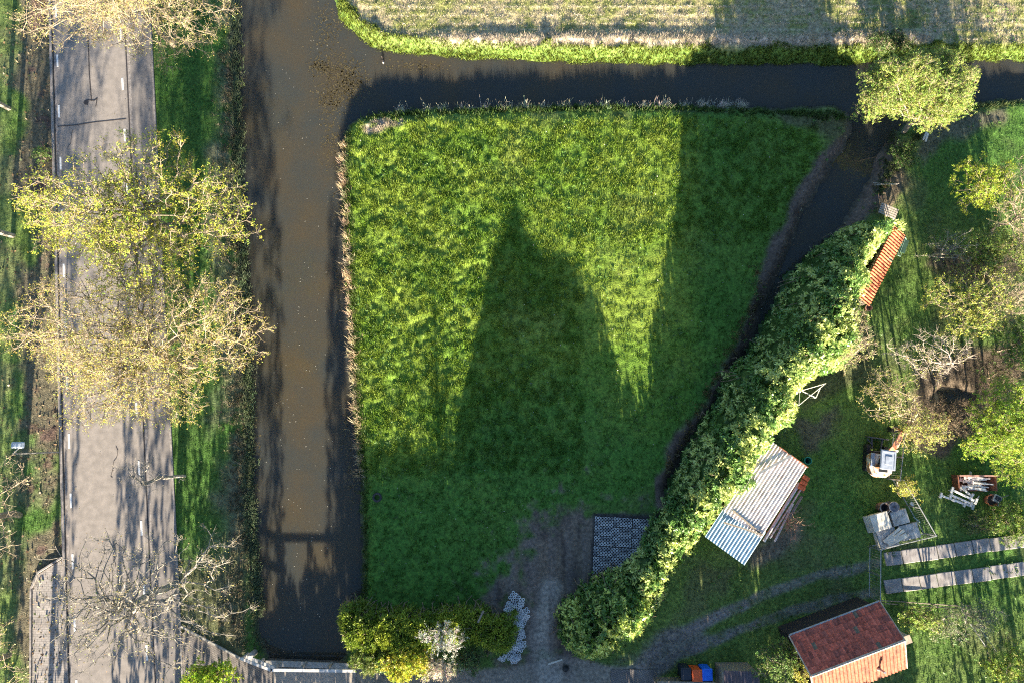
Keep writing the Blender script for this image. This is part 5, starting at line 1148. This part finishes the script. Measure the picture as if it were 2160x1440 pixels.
base_mat = ringmat(6, 3).build('paving_mat', M_RING); first = True; r_ = random.Random(3)
for j in range(7):
    for i in range(4):
        if (j, i) in ((4, 2), (6, 3)): continue
        c = o00 + eX * (.6 + i * 1.16 + r_.uniform(-.012, .012)) + eYd * (.3 + j * .585 + (.03 if j > 2 else 0) + r_.uniform(-.012, .012))
        o = base_mat if first else base_mat.copy()
        if not first: COL.objects.link(o)
        first = False; o.location = (c.x, c.y, float(samp(Z, c.x, c.y)) + .035); o.rotation_euler = (r_.uniform(-.02, .02), r_.uniform(-.02, .02), angm + r_.uniform(-.012, .012))
        tag(o, 'grey plastic ring mat laid flat in the paved rectangle', 'paving mat', 'ring mats laid beside the hedge')
pm = ringmat(3, 2, .19, .09, .055).build('loose_paving_mat', M_RINGW); first = True
spine = [(1083, 1256), (1080, 1272), (1094, 1275), (1078, 1285), (1096, 1288), (1106, 1290), (1070, 1290), (1088, 1302), (1103, 1300), (1095, 1313), (1088, 1320), (1101, 1318), (1094, 1332), (1090, 1342), (1098, 1340), (1089, 1356), (1096, 1352), (1082, 1370), (1093, 1368), (1088, 1382), (1074, 1384), (1094, 1384), (1080, 1392), (1062, 1386)]
spine = spine + [(x_ + q_[0], y_ + q_[1]) for (x_, y_), q_ in zip(spine, [(5, 4), (-5, 5), (4, -5), (-4, 3)] * 6)]
for i, (x_, y_) in enumerate(spine):
    o = pm if first else pm.copy()
    if not first: COL.objects.link(o)
    first = False; o.location = P(x_ + r_.uniform(-2, 2), y_ + r_.uniform(-2, 2), .16 + r_.random() * .25); o.rotation_euler = (r_.uniform(-.4, .4), r_.uniform(-.4, .4), r_.uniform(0, 3.1))
    if i % 24 > 18: o.scale = (.75, .75, 1)
    tag(o, 'whitish plastic ring mat in the heap beside the conifer hedge', 'paving mat', 'heap of loose ring mats')

# planks, sticks and odds around the lane
for (a, b, z_, wdd, lb, m_) in (((1020, 1287), (1008, 1312), 2.25, .1, 'grey plank stuck in the top of the conifer hedge', M_WOOD), ((1213, 1262), (1188, 1304), .2, .05, 'dark stick lying against the laurel bush', M_WOOD), ((1156, 1400), (1186, 1390), .1, .09, 'pale short plank on the lane by the laurel bush', M_SL1)):
    a = frame(*a, z_); b = frame(*b, z_); q = MB(); o = thing('loose_plank', lb, 'plank', tuple(a)); beam(q, a, b, wdd, .05); q.build('board', m_, o, world=True)
p = P(1193, 1409, .1); tt_ = thing('black_sack', 'small black sack dropped at the foot of the laurel bush', 'sack', (p[0], p[1], 0)); m_ = MB(); m_.lathe((p[0], p[1], 0), [(0, 0), (.16, .02), (.2, .12), (.13, .22), (.05, .27), (.07, .32), (0, .3)], 9); m_.build('sack_body', M_DARK, tt_, world=True)
p = P(796, 1048, .05); tt_ = thing('tyre', 'dark round tyre lying in the grass near the canal', 'tyre', (p[0], p[1], float(samp(Z, p[0], p[1])) + .02)); m_ = MB(); m_.lathe((p[0], p[1], tt_.location.z), [(.17, .02), (.27, .0), (.30, .07), (.27, .15), (.17, .13), (.16, .07), (.17, .02)], 24); m_.build('tread', M_DARK, tt_, world=True, smooth=True)

# ------------------------------------------------------------------ culvert end wall, guard rail, bollard
cv = thing('culvert_wall', 'dark concrete culvert wall closing the canal below the guard rail', 'wall', (*P(650, 1405, 0)[:2], 0)); m_ = MB(); a, b = frame(560, 1398, 0), frame(735, 1404, 0); beam(m_, Vector((a.x, a.y, -.7)), Vector((b.x, b.y, -.7)), .25, 1.3); m_.build('face', mat('wet_concrete', (.10, .09, .08), .8, c2=(.05, .045, .04)), cv, world=True)
m_ = MB(); beam(m_, Vector((a.x, a.y + .0, -.02)), Vector((b.x, b.y, -.02)), .32, .1); m_.build('cap', M_CONC, cv, world=True)
gr_ = thing('guard_rail', 'white painted bridge rail bending along the culvert', 'railing', (*P(650, 1412, 0)[:2], 0)); M_RAIL = mat('aged_white_rail', (.62, .60, .58), .6, c2=(.42, .39, .36), scale=5)
for a, b, z_, wdd in (((506, 1387), (574, 1413), 1.0, .15), ((571, 1412), (750, 1414), 1.0, .16), ((519, 1384), (578, 1408), .6, .2)):
    m_ = MB(); beam(m_, frame(*a, z_), frame(*b, z_), wdd, .09); m_.build('beam', M_RAIL, gr_, world=True)
for x_, y_ in ((512, 1388), (545, 1400), (582, 1406), (637, 1407), (692, 1408), (745, 1409)): p = frame(x_, y_, .85); m_ = MB(); m_.box((p.x, p.y, .45), (.12, .16, .98)); m_.build('post', M_CONC, gr_, world=True)
bo = thing('bollard', 'round grey bollard at the bend of the white rail', 'bollard', (*P(531, 1380, .5)[:2], 0)); m_ = MB(); m_.lathe(tuple(bo.location), [(0, 0), (.17, 0), (.16, .6), (.12, .7), (0, .72)], 16); m_.build('shaft', M_CONC, bo, world=True, smooth=True)
kb = MB(); beam(kb, frame(382, 1320, .05), frame(508, 1388, .05), .1, .12); tag(kb.build('kerb', M_CONC), kind='structure')

# ------------------------------------------------------------------ street lamp and duck
lp = thing('street_lamp', 'slim street lamp with a pale oval head at the left edge', 'street lamp', (*P(126, 953, 0)[:2], 0))
b0 = frame(126, 953, 0); h0 = frame(40, 938, 3.9); m_ = MB(); m_.tube((b0.x, b0.y, -.1), (b0.x, b0.y, 3.75), .05, .035, 10); m_.path([(b0.x, b0.y, 3.7), (b0.x - .12, b0.y, 3.85), (h0.x + .2, h0.y, 3.92)], .028, 8); m_.build('pole', M_GREYBARK if False else M_STEEL, lp, world=True)
m_ = MB(); m_.box((h0.x - .05, h0.y, 3.93), (.74, .36, .1), bev=.05); m_.box((h0.x - .05, h0.y, 4.0), (.52, .24, .05), bev=.02); m_.build('lamp_head', mat('lamp_grey', (.45, .52, .60), .4, c2=(.36, .42, .5)), lp, world=True)
m_ = MB(); m_.box((h0.x - .08, h0.y, 3.87), (.5, .24, .03)); m_.build('diffuser', M_WHITE, lp, world=True)
def ellip(c, r, n=12, k=8, rz=0):
    vs, fs = [], []
    for i in range(k + 1):
        a = math.pi * i / k
        for j in range(n): t = 2 * math.pi * j / n; x_ = r[0] * math.sin(a) * math.cos(t); y_ = r[1] * math.cos(a); z_ = r[2] * math.sin(a) * math.sin(t); vs.append((c[0] + x_, c[1] + y_, c[2] + z_))
    for i in range(k):
        for j in range(n): q = (j + 1) % n; fs.append((i * n + j, i * n + q, (i + 1) * n + q, (i + 1) * n + j))
    return vs, fs
dk = thing('duck', 'dark duck with a pale rump swimming near the field bank', 'duck', (*P(808, 130, WZ)[:2], WZ), rz=.25)
m_ = MB(); m_.add(*ellip((0, 0, .06), (.10, .2, .09))); m_.add(*ellip((0, .2, .13), (.04, .06, .07))); m_.add(*ellip((0, .26, .2), (.045, .06, .045))); m_.add(*ellip((0, -.2, .1), (.05, .09, .03))); m_.build('duck_body', mat('brown_black_plumage', (.06, .045, .035), .6, c2=(.02, .018, .018), scale=30), dk, smooth=True)
m_ = MB(); m_.box((0, .335, .19), (.03, .06, .018)); m_.build('bill', mat('yellow_bill', (.5, .4, .08), .5), dk); m_ = MB(); m_.add(*ellip((0, -.17, .125), (.055, .07, .03))); m_.build('tail_feathers', M_WHITE, dk, smooth=True)

# ------------------------------------------------------------------ unseen things south of the lane, outlines shaped to cast the wanted shadows
def south(px, py, y0):
    """a point on the ground that the shadow just reaches -> where the thing stands and how tall it is there"""
    x_, y_ = P(px, py)[:2]; d = y_ - y0; return x_ - d * (SUND.x / SUND.y), d * math.tan(SUN_EL) / math.cos(math.atan2(SUND.x, SUND.y))
M_HB = mat('house_brick', (.30, .14, .09), .85, c2=(.2, .1, .07), scale=12); M_HR = mat('dark_house_roof', (.10, .06, .05), .8, scale=6)
def house(label, prof, y0, dep):
    pr = [south(a, b, y0) for a, b in prof]; t = thing('brick_house', label, 'house', (pr[0][0], y0, 0)); xs_ = [p[0] for p in pr]
    m = MB(); vs = []; n = len(pr)
    for yy in (y0, y0 - dep): vs += [(x_, yy, h_ - .12) for x_, h_ in pr] + [(xs_[-1], yy, 0), (xs_[0], yy, 0)]
    k_ = n + 2; m.add(vs, [tuple(range(k_ - 1, -1, -1)), tuple(range(k_, 2 * k_)), (n - 1, n, k_ + n, k_ + n - 1), (0, k_, 2 * k_ - 1, k_ - 1)]); m.build('wall', M_HB, t, world=True)
    r = MB()
    for (xa, ha), (xb, hb) in zip(pr[:-1], pr[1:]):
        r.add([(xa, y0 + .15, ha), (xb, y0 + .15, hb), (xb, y0 - dep - .15, hb), (xa, y0 - dep - .15, ha), (xa, y0 + .15, ha - .12), (xb, y0 + .15, hb - .12), (xb, y0 - dep - .15, hb - .12), (xa, y0 - dep - .15, ha - .12)], [(0, 1, 2, 3), (7, 6, 5, 4), (0, 4, 5, 1), (2, 6, 7, 3), (1, 5, 6, 2), (3, 7, 4, 0)])
    r.build('roof', M_HR, t, world=True); return t
def leafy(label, prof, y0, thick, seed, dens=34, ls=(.3, .2), base=.3, nm='dense_tree', ct_='tree'):
    """a broad crown whose outline from the south is the given one"""
    r_ = np.random.default_rng(seed); pr = [south(a, b, y0) for a, b in prof]; xs_ = np.array([p[0] for p in pr]); hs_ = np.array([p[1] for p in pr])
    t = thing(nm, label, ct_, (float(xs_.mean()), y0, 0)); n = int((xs_[-1] - xs_[0]) * hs_.max() * dens)
    x_ = r_.uniform(xs_[0], xs_[-1], n); h_ = np.interp(x_, xs_, hs_); z_ = base + r_.random(n) * (h_ - base) - .1; ok = z_ > base * .5
    pts = np.stack([x_, y0 + r_.normal(0, thick / 2, n).clip(-thick, thick), z_], -1)[ok]
    v, f, c = leafmesh(pts, unit(r_.normal(0, 1, pts.shape)), 3, ls[0], ls[1], np.tile((.09, .13, .03), (len(pts), 1)), out=.8); wpart('crown', v, f, [M_LEAF], t, col=c)
    m = MB(); xm = float(xs_[int(np.argmax(hs_))]); m.tube((xm, y0, -.1), (xm, y0, float(hs_.max()) * .8), .2, .07, 8); m.build('trunk', M_DARKBARK, t, world=True); return t
house('unseen gabled brick house south of the lane, outline shaped to shade the lawn', [(958, 890), (1003, 690), (1040, 500), (1056, 474), (1085, 405), (1106, 468), (1136, 512), (1196, 528), (1214, 570)], -27, 7)  # unseen; outline drawn from the lawn shadow it has to cast
leafy('pointed conifer in front of the gabled house', [(1180, 720), (1198, 590), (1213, 505), (1228, 570), (1250, 670), (1268, 800)], -26, .5, 71, 60)
leafy('added unseen hedge shading the ground west of the gabled house', [(742, 1225), (800, 1215), (860, 1230), (945, 1210), (990, 1200)], -22, 1.0, 72, 90, nm='added_shade_hedge', ct_='hedge')  # added unseen leaf screen that shades the ground below the lawn
leafy('added unseen leafy row shading the ground east of the gabled house', [(1205, 1010), (1300, 990), (1400, 1000), (1500, 985), (1620, 1000), (1750, 985), (1880, 1020)], -25, 1.0, 73, 90, nm='added_shade_hedge', ct_='hedge')  # added unseen leaf screen keeping the wheel tracks in shade
leafy('thin leafless tree west of the gabled house', [(822, 1000), (838, 640), (862, 470), (905, 340), (930, 430), (948, 1000)], -25, .8, 81, 13, ls=(.22, .1))
leafy('broad dense tree beside the canal south of the lane', [(684, 900), (692, 520), (706, 400), (724, 520), (730, 980)], -26, .8, 74, 36)
leafy('tall dense tree on the verge south of the bridge', [(255, 700), (275, 200), (330, -160), (400, -250), (470, -200), (540, 150), (578, 420), (590, 800)], -25, 1.2, 75, 16)
leafy('added unseen leaf screen shaping the light patches on the canal', [(580, 1200), (590, 1270), (606, 1318), (640, 1305), (650, 1230), (658, 1220), (664, 1300), (694, 1310), (704, 1230), (714, 1170)], -21, .4, 76, 60, nm='canal_shade_screen', ct_='hedge')  # added leaf screen, notched to shape light patches on the water
leafy('slim tree south of the paved bay', [(128, 900), (136, 500), (150, 350), (160, 520), (166, 900)], -25, .6, 77, 16)
leafy('slim tree further west on the verge', [(-60, 500), (-20, 100), (30, -50), (58, 80), (78, 600)], -25, .6, 78, 22)
leafy('loose tree behind the garden in the south east', [(1925, 760), (1950, 520), (2000, 400), (2060, 560), (2075, 800)], -25, 1, 79, 14)
leafy('round tree at the far south east corner of the garden', [(2105, 900), (2130, 600), (2180, 420), (2260, 600), (2280, 900)], -25, 1, 80, 16)
